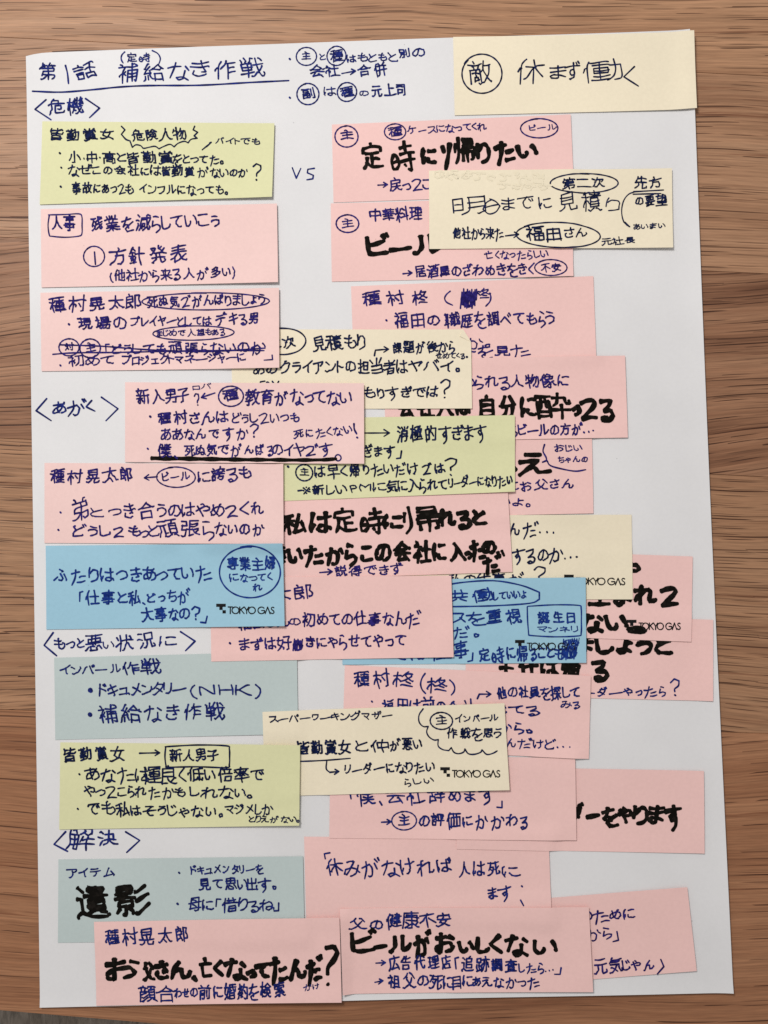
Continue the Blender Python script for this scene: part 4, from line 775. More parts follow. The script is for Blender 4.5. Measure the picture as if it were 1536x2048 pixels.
        k.stroke(np.array(p), w * .95); k.build('scribbled_out_word', INK[ink or self.ink], self.o)
    def logo(self, mx, my, ex, ey, s=1.0):
        """printed mark at (mx,my) top left; lettering ends at ex on baseline ey"""
        k = self._ink(); sl = (ey - (my + 19)) / (ex - mx - 0.0)
        P = lambda a: [(mx + x * s, my + y * s + sl * x * s) for x, y in a]
        k.poly(P([(0, 0), (19.2, 0), (19.2, 6.3), (0, 6.3)])); k.poly(P([(6.3, 6.3), (13, 6.3), (13, 12.4), (6.3, 12.4)])); k.poly(P([(12.6, 12.8), (19.4, 12.8), (19.4, 19.3), (12.6, 19.3)]))
        mark = k.build('printed_logo', INK['print'], self.o)
        mark['_o'] = self.o['_o']
        k = self._ink(); x0 = mx + 24; W_ = ex - x0; H_ = 13.2
        def arc(cx, cy, r, a0, a1, n=20): return [(cx + r * math.cos(math.radians(a)), cy - r * math.sin(math.radians(a))) for a in np.linspace(a0, a1, n)]
        r = .5
        L = [[(0, 0), (.62, 0)], [(.31, 0), (.31, 1)], arc(1.06, .5, .5, 0, 360, 26), [(1.68, 0), (1.68, 1)], [(2.28, 0), (1.72, .48)], [(1.84, .42), (2.32, 1)],
             [(2.36, 0), (2.68, .52)], [(3.0, 0), (2.68, .52)], [(2.68, .52), (2.68, 1)], arc(3.44, .5, .5, 0, 360, 26),
             arc(4.82, .5, .5, 42, 358, 24) + [(4.84, .52)], [(5.36, 1), (5.72, 0)], [(5.72, 0), (6.08, 1)],
             [(6.62, .1), (6.5, .01), (6.34, .04), (6.24, .18), (6.30, .36), (6.46, .48), (6.62, .62), (6.64, .82), (6.5, .97), (6.32, .98), (6.18, .84)]]
        for l in L:
            q = [(x0 + x / 6.66 * W_, my + 6.4 + y * H_ + sl * (24 + x / 6.66 * W_)) for x, y in l]
            q = page(q); k.run(q, 2.3 * PX, False, False)
        k.build('logo_lettering', INK['print'], self.o)
        ob = k
class SheetPage(Note):
    def __init__(self):
        self.o = sheet; self.ink = 'navy'
    def surf(self, p): return sheet_z(p[:, 0], p[:, 1])

# ------------------------------------------------------------------ the wooden table: boards side by side, grain from left to right
def wood(name, light, mid, dark, seed, slope, pore, band):
    m, t, b = nt(name)
    tc = N(t, 'ShaderNodeTexCoord')
    mp0 = N(t, 'ShaderNodeMapping'); mp0.inputs['Rotation'].default_value = (0, 0, slope); mp0.inputs['Location'].default_value = (seed * 1.7, seed * .9, seed)
    t.links.new(tc.outputs['Object'], mp0.inputs['Vector'])
    # the grain wavers
    wn = N(t, 'ShaderNodeTexNoise', inp={'Scale': 9.0, 'Detail': 2.0, 'Roughness': .45})
    t.links.new(mp0.outputs[0], wn.inputs['Vector'])
    ws = N(t, 'ShaderNodeVectorMath', operation='SUBTRACT'); ws.inputs[1].default_value = (.5, .5, .5)
    t.links.new(wn.outputs['Color'], ws.inputs[0])
    wm = N(t, 'ShaderNodeVectorMath', operation='MULTIPLY'); wm.inputs[1].default_value = (0, .013, 0)
    t.links.new(ws.outputs[0], wm.inputs[0])
    wa = N(t, 'ShaderNodeVectorMath', operation='ADD')
    t.links.new(mp0.outputs[0], wa.inputs[0]); t.links.new(wm.outputs[0], wa.inputs[1])
    def stretched(sx, sy):
        mp = N(t, 'ShaderNodeMapping'); mp.inputs['Scale'].default_value = (sx, sy, 1)
        t.links.new(wa.outputs[0], mp.inputs['Vector']); return mp.outputs[0]
    def noise(sx, sy, d=3.0, r=.6):
        n = N(t, 'ShaderNodeTexNoise', inp={'Scale': 1.0, 'Detail': d, 'Roughness': r})
        t.links.new(stretched(sx, sy), n.inputs['Vector']); return n.outputs[0]
    r1 = ramp(t, [(.28, (*dark, 1)), (.44, (*mid, 1)), (.72, (*light, 1))])
    bandn = noise(3.5, 90.0, 5.0, .68)
    t.links.new(bandn, r1.inputs[0])
    c = mix(t, (*mid, 1), r1.outputs[0], band)
    fib = ramp(t, [(.33, g(.74)), (.66, g(1.18))]); t.links.new(noise(35.0, 1500.0, 3.0, .65), fib.inputs[0])
    c = mix(t, c, fib.outputs[0], .8, 'MULTIPLY')
    fin = ramp(t, [(.34, g(.82)), (.62, g(1.10))]); t.links.new(noise(160.0, 4200.0, 2.0, .6), fin.inputs[0])
    c = mix(t, c, fin.outputs[0], .55, 'MULTIPLY')
    # reddish-brown dark streaks of the late wood
    st = ramp(t, [(.60, g(0.0)), (.67, g(.7))]); t.links.new(noise(6.0, 330.0, 6.0, .72), st.inputs[0])
    c = mix(t, c, (dark[0] * .85, dark[1] * .72, dark[2] * .66, 1), st.outputs[0])
    ln = ramp(t, [(.58, g(0.0)), (.68, g(.22))]); t.links.new(noise(10.0, 820.0, 2.0, .5), ln.inputs[0])
    c = mix(t, c, (dark[0] * .8, dark[1] * .7, dark[2] * .62, 1), ln.outputs[0])
    # open pores: long thin dashes, two sizes
    def pores(sx, sy, hx, hy, keep):
        v = N(t, 'ShaderNodeTexVoronoi', inp={'Scale': 1.0, 'Randomness': 1.0}); v.voronoi_dimensions = '2D'
        s = stretched(sx, sy); t.links.new(s, v.inputs['Vector'])
        d = N(t, 'ShaderNodeVectorMath', operation='SUBTRACT'); t.links.new(s, d.inputs[0]); t.links.new(v.outputs['Position'], d.inputs[1])
        e = N(t, 'ShaderNodeVectorMath', operation='MULTIPLY'); e.inputs[1].default_value = (1 / hx, 1 / hy, 0); t.links.new(d.outputs[0], e.inputs[0])
        l = N(t, 'ShaderNodeVectorMath', operation='LENGTH'); t.links.new(e.outputs[0], l.inputs[0])
        rr = ramp(t, [(.62, g(1.0)), (1.0, g(0.0))]); t.links.new(l.outputs['Value'], rr.inputs[0])
        sp = N(t, 'ShaderNodeSeparateColor'); t.links.new(v.outputs['Color'], sp.inputs[0])
        k = N(t, 'ShaderNodeMath', operation='LESS_THAN'); k.inputs[1].default_value = keep; t.links.new(sp.outputs[0], k.inputs[0])
        mu = N(t, 'ShaderNodeMath', operation='MULTIPLY'); t.links.new(rr.outputs[0], mu.inputs[0]); t.links.new(k.outputs[0], mu.inputs[1])
        # fade with its own random depth
        mu2 = N(t, 'ShaderNodeMath', operation='MULTIPLY'); t.links.new(mu.outputs[0], mu2.inputs[0])
        ad = N(t, 'ShaderNodeMapRange'); ad.inputs[3].default_value = .35; ad.inputs[4].default_value = 1.0; t.links.new(sp.outputs[1], ad.inputs[0])
        t.links.new(ad.outputs[0], mu2.inputs[1]); return mu2.outputs[0]
    p1 = pores(34.0, 360.0, .60, .085, .55 * pore)
    p2 = pores(75.0, 560.0, .50, .085, .50 * pore)
    mxp = N(t, 'ShaderNodeMath', operation='MAXIMUM'); t.links.new(p1, mxp.inputs[0]); t.links.new(p2, mxp.inputs[1])
    c = mix(t, c, (dark[0] * .26, dark[1] * .18, dark[2] * .16, 1), mxp.outputs[0])
    t.links.new(c, b.inputs['Base Color'])
    rg = ramp(t, [(.3, g(.52)), (.7, g(.40))]); t.links.new(bandn, rg.inputs[0]); t.links.new(rg.outputs[0], b.inputs['Roughness'])
    b.inputs['Specular IOR Level'].default_value = .22
    inv = N(t, 'ShaderNodeMath', operation='SUBTRACT'); t.links.new(fib.outputs[0], inv.inputs[0]); t.links.new(mxp.outputs[0], inv.inputs[1])
    bp = N(t, 'ShaderNodeBump', inp={'Strength': .35, 'Distance': 0.00015}); t.links.new(inv.outputs[0], bp.inputs['Height']); t.links.new(bp.outputs[0], b.inputs['Normal'])
    return m

table = bpy.data.objects.new('wooden_table', None); COL.objects.link(table)
table.location = (0, 0, -0.03)
tag(table, 'brown oak table top with dark streaked grain under the white sheet', 'table')
def seam(yl, yr):
    a, b = page([(0, yl), (1536, yr)]); return a, (b - a) / (b[0] - a[0])
def board(top, bot, mat, xa=-.42, xb=.42):
    (a, da), (c, dc) = top, bot
    at = lambda o, d, x: o[1] + (x - o[0]) * d[1]
    y = [(xa, at(a, da, xa)), (xb, at(a, da, xb)), (xb, at(c, dc, xb)), (xa, at(c, dc, xa))]
    th, e = .028, .00012
    V = []
    cy = sum(p[1] for p in y) / 4
    for zz, sh in ((0, e), (-e, .00004), (-th, .00004)):
        for i, (x, yy) in enumerate(y): V.append((x, yy - sh if i < 2 else yy + sh, zz + .03))
    F = [(3, 2, 1, 0), (8, 9, 10, 11)]
    for k in (0, 4):
        for i in range(4):
            j = (i + 1) % 4; F.append((k + i, k + j, k + 4 + j, k + 4 + i))
    o = link('board', V, F, mat, table)
    return o
s0, s1, s2 = seam(-330, -250), seam(74, 152), seam(474, 547.5)
s3, s4, s5 = seam(876, 954), seam(1419, 1467), seam(2021, 2152)
sm = seam(-760, -690)
LW, MW, DW = (.52, .30, .175), (.39, .206, .113), (.18, .075, .038)
board(sm, s0, wood('oak_board_f', LW, MW, DW, 9.1, .03, .7, .7))
board(s0, s1, wood('oak_board_a', LW, MW, DW, 1.3, .045, .9, .6))
board(s1, s2, wood('oak_board_b', (.50, .295, .178), (.365, .193, .108), DW, 4.2, .045, 1.1, .55))
board(s2, s3, wood('oak_board_c', (.42, .225, .13), (.275, .132, .072), (.11, .042, .021), 7.7, -.05, 1.2, 1.0))
board(s3, s4, wood('oak_board_d', (.47, .27, .157), (.35, .182, .099), (.17, .07, .035), 12.4, .03, 1.5, .6))
board(s4, s5, wood('oak_board_e', (.43, .215, .115), (.32, .145, .073), (.18, .07, .034), 15.9, .025, .45, .85))

# rug on the floor beyond the near edge of the table
def rug():
    m, t, b = nt('grey_beige_rug')
    tc = N(t, 'ShaderNodeTexCoord')
    mp = N(t, 'ShaderNodeMapping'); mp.inputs['Scale'].default_value = (1, .22, 1); t.links.new(tc.outputs['Object'], mp.inputs['Vector'])
    n = N(t, 'ShaderNodeTexNoise', inp={'Scale': 26.0, 'Detail': 4.0, 'Roughness': .6}); t.links.new(mp.outputs[0], n.inputs['Vector'])
    n2 = N(t, 'ShaderNodeTexNoise', inp={'Scale': 420.0, 'Detail': 3.0}); t.links.new(mp.outputs[0], n2.inputs['Vector'])
    r = ramp(t, [(.30, (.07, .05, .035, 1)), (.42, (.27, .22, .175, 1)), (.75, (.40, .345, .29, 1))]); t.links.new(n.outputs[0], r.inputs[0])
    r2 = ramp(t, [(.3, g(.6)), (.7, g(1.2))]); t.links.new(n2.outputs[0], r2.inputs[0])
    t.links.new(mix(t, r.outputs[0], r2.outputs[0], 1.0, 'MULTIPLY'), b.inputs['Base Color']); b.inputs['Roughness'].default_value = .95
    bp = N(t, 'ShaderNodeBump', inp={'Strength': .8, 'Distance': .003}); t.links.new(n2.outputs[0], bp.inputs['Height']); t.links.new(bp.outputs[0], b.inputs['Normal'])
    vs = []; fs = []; n_ = 60
    for j in range(n_ + 1):
        for i in range(n_ + 1):
            x = -1.5 + 3 * i / n_; y = -2 + 3.2 * j / n_
            vs.append((x, y, -.46 + .004 * math.sin(x * 13 + y * 3) * math.sin(y * 9)))
    for j in range(n_):
        for i in range(n_):
            a = j * (n_ + 1) + i; fs.append((a, a + 1, a + n_ + 2, a + n_ + 1))
    o = link('floor', vs, fs, m, None, True); tag(o, kind='structure')
rug()

# ------------------------------------------------------------------ writing straight on the white sheet
S = SheetPage()
S.t(81, 152, 116, 150, 42, '第', 3.2); S.line([(133, 134), (137, 150), (139, 170)], 'handwritten_line', 3.3); S.t(152, 150, 197, 147, 38, '話', 3.2)
S.t(238, 151, 530, 139, 42, '補給なき作戦', 3.2)
S.t(256, 120, 304, 119, 20, '定時', 2.7)
S.line([(251, 107), (246, 112), (244, 118), (245, 124), (248, 129)], 'drawn_bracket', 2.9); S.line([(306, 104), (317, 110), (322, 120), (319, 131)], 'drawn_bracket', 2.9)
S.line([(67, 185), (125, 187), (190, 182), (240, 177), (300, 174), (400, 173), (500, 167), (578, 163)], 'underline', 3.4)
for L_, R_ in ((((94, 202), (72, 221), (104, 242)), ((173, 200), (201, 219), (181, 238))),
               (((95, 798), (74, 822), (104, 842)), ((204, 795), (237, 818), (213, 842))),
               (((108, 1265), (90, 1290), (115, 1311)), ((362, 1263), (391, 1282), (372, 1301))),
               (((133, 1662), (110, 1687), (137, 1701)), ((253, 1662), (281, 1679), (255, 1703)))):
    S.line(L_, 'drawn_bracket', 3.4); S.line(R_, 'drawn_bracket', 3.4)
S.t(100, 219, 171, 218, 38, '危機', 3.3)
S.t(108, 821, 190, 816, 32, 'あがく', 3.3)
S.t(112, 1290, 172, 1286, 28, 'もっと', 3.2); S.t(174, 1288, 204, 1287, 42, '悪', 3.2); S.t(208, 1291, 228, 1289, 20, 'い', 3.2)
S.t(232, 1287, 311, 1284, 38, '状況', 3.2); S.t(318, 1284, 354, 1282, 28, 'に', 3.2)
S.t(139, 1681, 242, 1678, 42, '解決', 3.4, jit=1.3)
S.dot(580, 120); S.ring(613, 115, 20, 18); S.t(603, 115, 623, 115, 20, '主'); S.t(640, 117, 650, 116, 16, 'と')
S.ring(673, 114, 19, 19); S.t(661, 115, 686, 114, 26, '種'); S.t(694, 121, 793, 117, 22, 'はもともと'); S.t(797, 112, 848, 108, 24, '別の')
S.t(621, 148, 677, 146, 27, '会社'); S.arrow(684, 149, 711, 144); S.t(716, 145, 774, 143, 28, '合併')
S.dot(580, 197); S.ring(616, 190, 22, 21); S.t(604, 191, 630, 190, 24, '副'); S.t(649, 187, 670, 186, 20, 'は'); S.ring(694, 186, 19, 19); S.t(682, 187, 707, 186, 24, '種')
S.t(720, 190, 736, 189, 16, 'の'); S.t(742, 186, 810, 183, 30, '元上司')
S.lines([[(585, 337), (593, 358), (602, 338)], [(629, 338), (616, 340), (615, 347), (627, 352), (626, 359), (614, 361)]], 'handwritten_line', 3.1)

# ------------------------------------------------------------------ the sticky notes, lowest first
G = 'sticky notes stuck on the white sheet'
n = Note('green', [(87, 245.5), (550, 250.6), (545.5, 398), (82, 411.5)], 'yellow-green sticky note at the top left with a scalloped cloud under its heading', 1.0, 'dark', bl=.6)
n.t(105, 274, 228, 273, 28, '皆勤賞女')
n.lines([[(245, 256), (252, 263), (245, 272), (254, 282), (262, 285)], [(391, 256), (388, 263), (397, 268), (390, 275), (396, 280)]], 'cloud_outline')
n.lines([[(262, 285), (267, 298), (274, 293), (284, 295), (289, 300), (300, 298), (312, 296), (320, 301), (330, 296), (342, 292), (350, 297), (358, 290), (370, 286), (378, 289), (384, 282), (396, 280)]], 'cloud_outline', 2.8)
n.t(266, 277, 375, 273, 27, '危険人物')
n.arrow(406, 303, 424, 288, 2.8, hd=8)
n.t(432, 286, 522, 288, 17, 'バイトでも', 2.8)
n.dot(122, 309); n.dot(125, 338); n.dot(124, 376)
n.t(140, 320, 252, 320, 25, '小・中・高と'); n.t(256, 321, 347, 321, 27, '皆勤賞', 4.2); n.t(349, 322, 447, 324, 24, 'をとってた。')
n.t(140, 344, 322, 347, 24, 'なぜこの会社には'); n.t(327, 347, 392, 349, 25, '皆勤賞'); n.t(398, 349, 496, 350, 22, 'がないのか'); n.t(507, 346, 524, 346, 40, '?')
n.t(147, 381, 268, 383, 25, '事故にあっても'); n.t(281, 383, 457, 386, 23, 'インフルになっても。')

n = Note('palepink', [(83.7, 420.3), (555, 410.5), (557.6, 567.6), (85.4, 576.7)], 'pink sticky note in the left column with a boxed heading and a circled figure one', 1.0, bl=.5)
n.rbox(98, 430, 167, 475); n.t(105, 451, 152, 450, 32, '人事', 3.2); n.t(184, 453, 440, 446, 34, '残業を減らしていこう', 3.2)
n.ring(190, 515, 21, 20); n.line([(191, 506), (193, 531)], 'handwritten_line'); n.t(219, 517, 376, 512, 40, '方針発表', 3.3)
n.t(222, 556, 470, 548, 25, '(他社から来る人が多い)', 3)

n = Note('yellow', [(906, 77), (1383.5, 69), (1389.5, 222.5), (909, 233.5)], 'cream sticky note in the top right corner of the sheet with one large circled character', .5, 'dark', bl=.3)
n.ring(963, 151, 41, 38, 3.0); n.t(936, 152, 985, 152, 56, '敵', 2.9); n.t(1030, 152, 1090, 150, 56, '休', 2.9); n.t(1097, 151, 1132, 150, 34, 'ま', 2.9)
n.t(1131, 148, 1157, 147, 42, 'ず', 2.9, jit=.5); n.t(1166, 150, 1238, 147, 50, '働', 2.9, jit=.5); n.line([(1267, 137), (1246, 157), (1275, 176)], 'handwritten_line', 2.9)

n = Note('pink', [(933, 1225), (1423, 1239), (1423, 1401), (930, 1390)], 'pink sticky note reaching farthest right at mid height, ending in a thin pen question mark', .2, 'navy')
n.m(1120, 1287, 1343, 1296, 50, 'くましょうと'); n.m(992, 1335, 1160, 1339, 52, '主任は帰'); n.m(1182, 1339, 1216, 1340, 50, 'る'); n.t(1150, 1385, 1330, 1384, 24, 'リーダーやったら'); n.t(1340, 1374, 1359, 1373, 38, '?')

n = Note('pink', [(905, 1096), (1383.3, 1113), (1380, 1282.8), (902, 1266)], 'pink sticky note sticking out at far right with marker words running over its printed mark', .3)
n.m(1236, 1140, 1276, 1143, 44, 'や'); n.m(1130, 1193, 1355, 1194, 48, 'に生まれて'); n.m(1120, 1243, 1250, 1248, 44, 'しない'); n.m(1252, 1252, 1278, 1253, 34, '。'); n.logo(1252, 1239, 1358, 1258)

n = Note('pink', [(705, 885), (1182.5, 877.8), (1185.6, 1027), (708, 1037)], 'half-covered pink sticky note with a pen-drawn wavy bracket round two small words', .3)
n.m(975, 934, 1030, 932, 46, 'ね'); n.m(1036, 934, 1102, 928, 52, 'え', 9)
n.line([(1088, 890), (1085, 903), (1091, 915), (1092, 921), (1084, 925), (1093, 922), (1100, 932), (1125, 939), (1150, 943), (1170, 940)], 'cloud_outline')
n.t(1110, 899, 1163, 898, 18, 'おじい', 2.8); n.t(1116, 921, 1175, 921, 16, 'ちゃんの', 2.8); n.t(1012, 975, 1146, 970, 25, 'にお父さん'); n.t(1000, 1006, 1058, 1005, 22, 'いよ。')

n = Note('yellow', [(783, 1031), (1261.6, 1029.7), (1263.8, 1198.4), (785, 1199)], 'half-covered cream sticky note on the right with pen writing and a partly hidden printed mark', .3, 'dark')
n.t(990, 1063, 1105, 1060, 34, 'こんだ…'); n.t(1000, 1114, 1150, 1109, 32, 'うするのか…'); n.t(1068, 1148, 1090, 1148, 34, '?'); n.t(895, 1160, 1045, 1158, 26, '私の仕事が'); n.logo(1127, 1149, 1248, 1169)

n = Note('pink', [(664, 251), (1140, 232.3), (1147, 391), (667.4, 406.4)], 'pink sticky note topmost of the right column, with one marker line and three pen rings', .5)
n.ring(693, 275, 23, 21); n.t(683, 275, 706, 274, 24, '主'); n.ring(790, 266, 21, 16); n.t(777, 267, 803, 265, 20, '種'); n.t(816, 265, 972, 257, 19, 'ケースになってくれ')
n.ring(1077, 260, 37, 19); n.t(1058, 260, 1110, 258, 15, 'ビール', 2.8)
n.m(722, 318, 835, 315, 62, '定時'); n.m(845, 318, 873, 317, 40, 'に'); n.line([(884, 295), (888, 308)], 'marker_lettering', 9, 'marker'); n.line([(899, 290), (896, 315), (891, 342)], 'marker_lettering', 9, 'marker')
n.m(908, 310, 950, 308, 62, '帰'); n.m(957, 312, 976, 311, 50, 'り'); n.m(988, 308, 1030, 306, 48, 'た'); n.m(1036, 308, 1070, 306, 38, 'い')
n.arrow(756, 372, 775, 371, 3, hd=8); n.t(781, 374, 905, 370, 28, '戻ってこない')

n = Note('pink', [(702.3, 574), (1185, 554.5), (1191, 716), (708, 736)], 'pink sticky note with a scribbled-out name at its top, tucked under a cream note', .4)
n.t(724, 602, 811, 598, 36, '種村'); n.t(823, 600, 858, 598, 36, '柊'); n.line([(900, 584), (893, 590), (889, 598), (893, 606), (905, 612)], 'drawn_bracket'); n.scribble(921, 584, 950, 616, 22); n.t(948, 592, 978, 590, 26, '柊', 2.6)
n.line([(979, 588), (981, 596), (979, 605), (971, 614)], 'drawn_bracket'); n.dot(773, 642); n.t(788, 645, 920, 644, 34, '福田の職'); n.t(922, 644, 1105, 640, 34, '歴を調べてもらう'); n.t(930, 689, 980, 688, 24, 'か。'); n.t(935, 706, 1055, 704, 26, 'トを見た')

n = Note('pink', [(661.8, 408.8), (1143, 395), (1145, 555), (664, 564.6)], 'second pink sticky note of the right column, with a short three-character marker word', .5)
n.ring(695, 449, 22, 18); n.t(685, 450, 706, 449, 20, '主'); n.t(740, 434, 843, 431, 28, '中華料理'); n.m(733, 494, 782, 494, 54, 'ビ'); n.m(782, 500, 822, 498, 30, 'ー'); n.m(826, 494, 882, 494, 50, 'ル')
n.t(968, 514, 1094, 512, 20, '亡くなったらしい', 2.9); n.arrow(806, 549, 824, 547, 3, hd=8); n.t(832, 547, 1066, 542, 28, '居酒屋のざわめきをきく'); n.ring(1100, 538, 32, 16); n.t(1080, 540, 1120, 538, 22, '不安')

n = Note('pink', [(766, 720), (1248, 713), (1253.6, 876), (772, 884)], 'pink sticky note in the middle right, a wide marker line above small pen words', .7)
n.t(925, 767, 1137, 764, 28, 'められる人物像に'); n.m(795, 816, 940, 816, 54, '会社人は'); n.m(960, 818, 1072, 818, 54, '自分に'); n.m(1072, 818, 1140, 817, 60, '酔'); n.m(1142, 822, 1160, 822, 40, 'っ'); n.m(1158, 820, 1222, 820, 46, 'てる')
n.t(1000, 864, 1185, 860, 28, 'ならビールの方が…')

n = Note('yellow', [(463, 660), (941, 661), (943.5, 818.3), (466, 819)], 'cream sticky note in the middle with its upper right corner folded over', .6, 'dark', cut=((925.5, 660.5), (941.5, 686)))
n.line([(520, 700), (505, 686), (520, 668), (545, 660), (570, 658), (595, 663), (610, 675), (611, 689), (598, 703), (575, 710), (550, 710)], 'drawn_ring'); n.t(540, 692, 590, 688, 28, '二次'); n.t(625, 692, 730, 686, 36, '見積もり')
n.line([(749, 713), (751, 702)], 'drawn_line'); n.arrow(751, 702, 777, 700, 3); n.t(785, 699, 908, 697, 26, '課題が後から', 3.2); n.t(872, 715, 935, 714, 14, 'せめてくる。', 2.8)
n.t(508, 742, 555, 741, 26, 'あの'); n.t(561, 738, 813, 737, 32, 'クライアントの担当者は'); n.t(820, 736, 918, 737, 28, 'ヤバイ。'); n.t(520, 778, 560, 777, 28, '「当'); n.t(728, 790, 873, 787, 28, 'もりすぎでは'); n.t(882, 778, 900, 778, 40, '?')
# the folded-over corner itself
fq = page([(925.5, 660.5), (941.5, 686), (919, 675)]); zt = n.surf(fq) + np.array([.05, .05, .28]) * MM
vv = np.vstack([np.c_[fq, zt], np.c_[fq, zt - .09 * MM]]) - np.array(n.o['_o'])
link('folded_corner', vv, [(0, 2, 1), (3, 4, 5), (0, 1, 4, 3), (1, 2, 5, 4), (2, 0, 3, 5)], M['yellow'], n.o)

n = Note('yellow', [(857.6, 344), (1340.8, 340.8), (1342.7, 499), (858.4, 500)], 'cream sticky note across two pink ones at top right, with two rings and curved arrow', 1.1, 'dark', bl=.5)
k = n._ink()
for s in layout('皆がてってもみの', 868, 364, 1085, 352, 24, .02): k.stroke(np.c_[1953 - s[:, 0], s[:, 1]], 3.6)
for s in layout('でやはて', 1005, 379, 1110, 377, 15, .02): k.stroke(np.c_[2105 - s[:, 0], s[:, 1]], 3.2)
k.build('writing_showing_through', INK['ghost'], n.o)
n.ring(1166, 370, 69, 19); n.t(1123, 373, 1207, 369, 24, '第二次'); n.t(910, 415, 963, 413, 44, '明', 2.5); n.t(967, 414, 1000, 413, 40, '◎', 2.5); n.t(1006, 412, 1103, 411, 34, 'までに', 2.5); n.t(1112, 410, 1204, 409, 44, '見積', 2.6); n.t(1214, 414, 1236, 418, 36, 'り', 2.3)
n.t(1268, 372, 1320, 369, 26, '先方'); n.lines([[(1265, 387), (1324, 384)], [(1264, 392), (1319, 391)]], 'underline', 2.8); n.t(1268, 408, 1330, 406, 26, 'の要望', 3.2)
n.line([(1268, 387), (1255, 392), (1245, 405), (1241, 425), (1244, 444), (1252, 455)], 'drawn_line', 2.6); n.arrow(1245, 447, 1257, 457, 2.8, hd=8); n.t(1265, 458, 1328, 456, 15, 'あいまい', 2.9)
n.t(905, 471, 1004, 470, 24, '他社から来た', 3); n.arrow(1010, 475, 1036, 472, 3); n.ring(1114, 474, 84, 25, 2.7, tilt=.03); n.t(1053, 474, 1119, 473, 34, '福田'); n.t(1126, 472, 1170, 470, 24, 'さん'); n.t(1202, 488, 1268, 485, 16, '元社長', 2.8)

n = Note('pink', [(541, 1000), (1014.6, 983.5), (1023.8, 1143.5), (548, 1160)], 'pink sticky note in the middle with two crowded lines of thick marker', .5)
n.m(566, 1051, 664, 1048, 50, '私は', 9); n.m(670, 1045, 768, 1043, 56, '定時', 9); n.m(772, 1046, 803, 1045, 34, 'に', 8.5); n.m(812, 1046, 876, 1040, 62, '帰', 9); n.m(876, 1040, 970, 1038, 42, 'れると', 9)
n.m(550, 1114, 712, 1110, 44, 'きいたから', 8.5); n.m(724, 1110, 930, 1106, 48, 'この会社に入', 8.5); n.m(930, 1110, 942, 1109, 26, 'っ', 7.5); n.m(943, 1104, 966, 1101, 42, 'た', 8); n.m(966, 1098, 988, 1096, 32, 'の', 8); n.m(968, 1131, 1000, 1130, 36, 'だ', 8)
n.lines([[(1002, 1101), (1007, 1112)], [(994, 1104), (998, 1115)]], 'marker_lettering', 6, 'marker'); n.arrow(640, 1145, 665, 1143, 3); n.t(672, 1144, 805, 1139, 25, '説得できず')

n = Note('green', [(551, 838), (1028.4, 831.8), (1028.7, 984), (553, 1003)], 'yellow-green sticky note in the middle with a long arrow along its top', .8, 'dark')
n.arrow(690, 867, 779, 867, 3, hd=11); n.t(793, 872, 972, 868, 34, '消極的すぎます'); n.t(728, 906, 791, 903, 28, 'ぎます'); n.line([(803, 903), (801, 917), (793, 918)], 'handwritten_line')
n.dot(577, 934); n.ring(609, 946, 17, 16); n.t(600, 946, 619, 946, 18, '主'); n.t(631, 947, 785, 941, 30, 'は早く帰りたい', 3); n.t(789, 942, 888, 938, 28, 'だけでは'); n.t(892, 932, 911, 931, 38, '?')
n.line([(597, 982), (605, 981)], 'handwritten_line'); n.t(608, 983, 693, 980, 26, '※新しい'); n.t(702, 978, 770, 976, 24, 'PMに'); n.t(774, 975, 893, 972, 28, '気に入られて'); n.t(897, 968, 1023, 962, 25, 'リーダーになりたい', 3)

n = Note('palepink', [(83, 587), (559.3, 578.7), (560.3, 738), (85.4, 743.6)], 'pink sticky note in the left column with a crossed-out line of writing', 1.2, bl=.4)
n.t(100, 612, 280, 608, 34, '種村晃太郎', 3.2); n.ring(412, 605, 127, 17, 2.9); n.t(296, 607, 531, 603, 26, '死ぬ気でがんばりましょう'); n.dot(140, 650); n.t(157, 650, 254, 648, 30, '現場の'); n.t(262, 646, 423, 645, 25, 'プレイヤーとしては'); n.t(433, 643, 518, 640, 30, 'デキる男')
n.ring(388, 668, 82, 14, 2.9); n.t(315, 669, 452, 667, 16, 'まじめで人望もある', 2.9); n.ring(140, 696, 20, 17); n.t(129, 697, 152, 696, 20, '対'); n.ring(182, 698, 21, 18); n.t(172, 698, 194, 697, 22, '主')
n.t(214, 702, 532, 698, 27, '「どうしても頑張らないのか'); n.lines([[(108, 710), (150, 707), (240, 706), (400, 703), (530, 704)], [(122, 691), (210, 694), (300, 701), (420, 705), (532, 699)]], 'strike_through', 3.1)
n.dot(123, 732); n.t(140, 726, 232, 722, 25, '初めて'); n.t(246, 724, 492, 718, 24, 'プロジェクトマネージャーに'); n.line([(546, 713), (547, 722), (530, 723)], 'handwritten_line')

n = Note('palepink', [(91, 926.4), (568, 928.8), (568.8, 1088), (91, 1086)], 'pink sticky note in the left column with an arrow pointing left from a ringed word', 1.2, bl=.3)
n.t(104, 956, 267, 952, 34, '種村晃太郎', 3.2); n.arrow(316, 954, 290, 956, 3); n.ring(353, 955, 39, 20); n.t(327, 957, 380, 953, 22, 'ビール'); n.t(396, 958, 422, 956, 26, 'に'); n.t(425, 952, 503, 949, 32, '誇るも')
n.dot(123, 1025); n.t(143, 1022, 178, 1020, 50, '弟'); n.t(183, 1028, 210, 1027, 26, 'と'); n.t(218, 1025, 244, 1024, 24, 'つ'); n.t(249, 1026, 388, 1023, 36, 'き合うのは'); n.t(395, 1025, 530, 1020, 34, 'やめてくれ')
n.dot(119, 1060); n.t(150, 1064, 285, 1064, 30, 'どうしても'); n.t(282, 1068, 318, 1063, 26, 'っと'); n.t(320, 1062, 430, 1060, 40, '頑張ら'); n.t(432, 1060, 531, 1060, 30, 'ないのか')

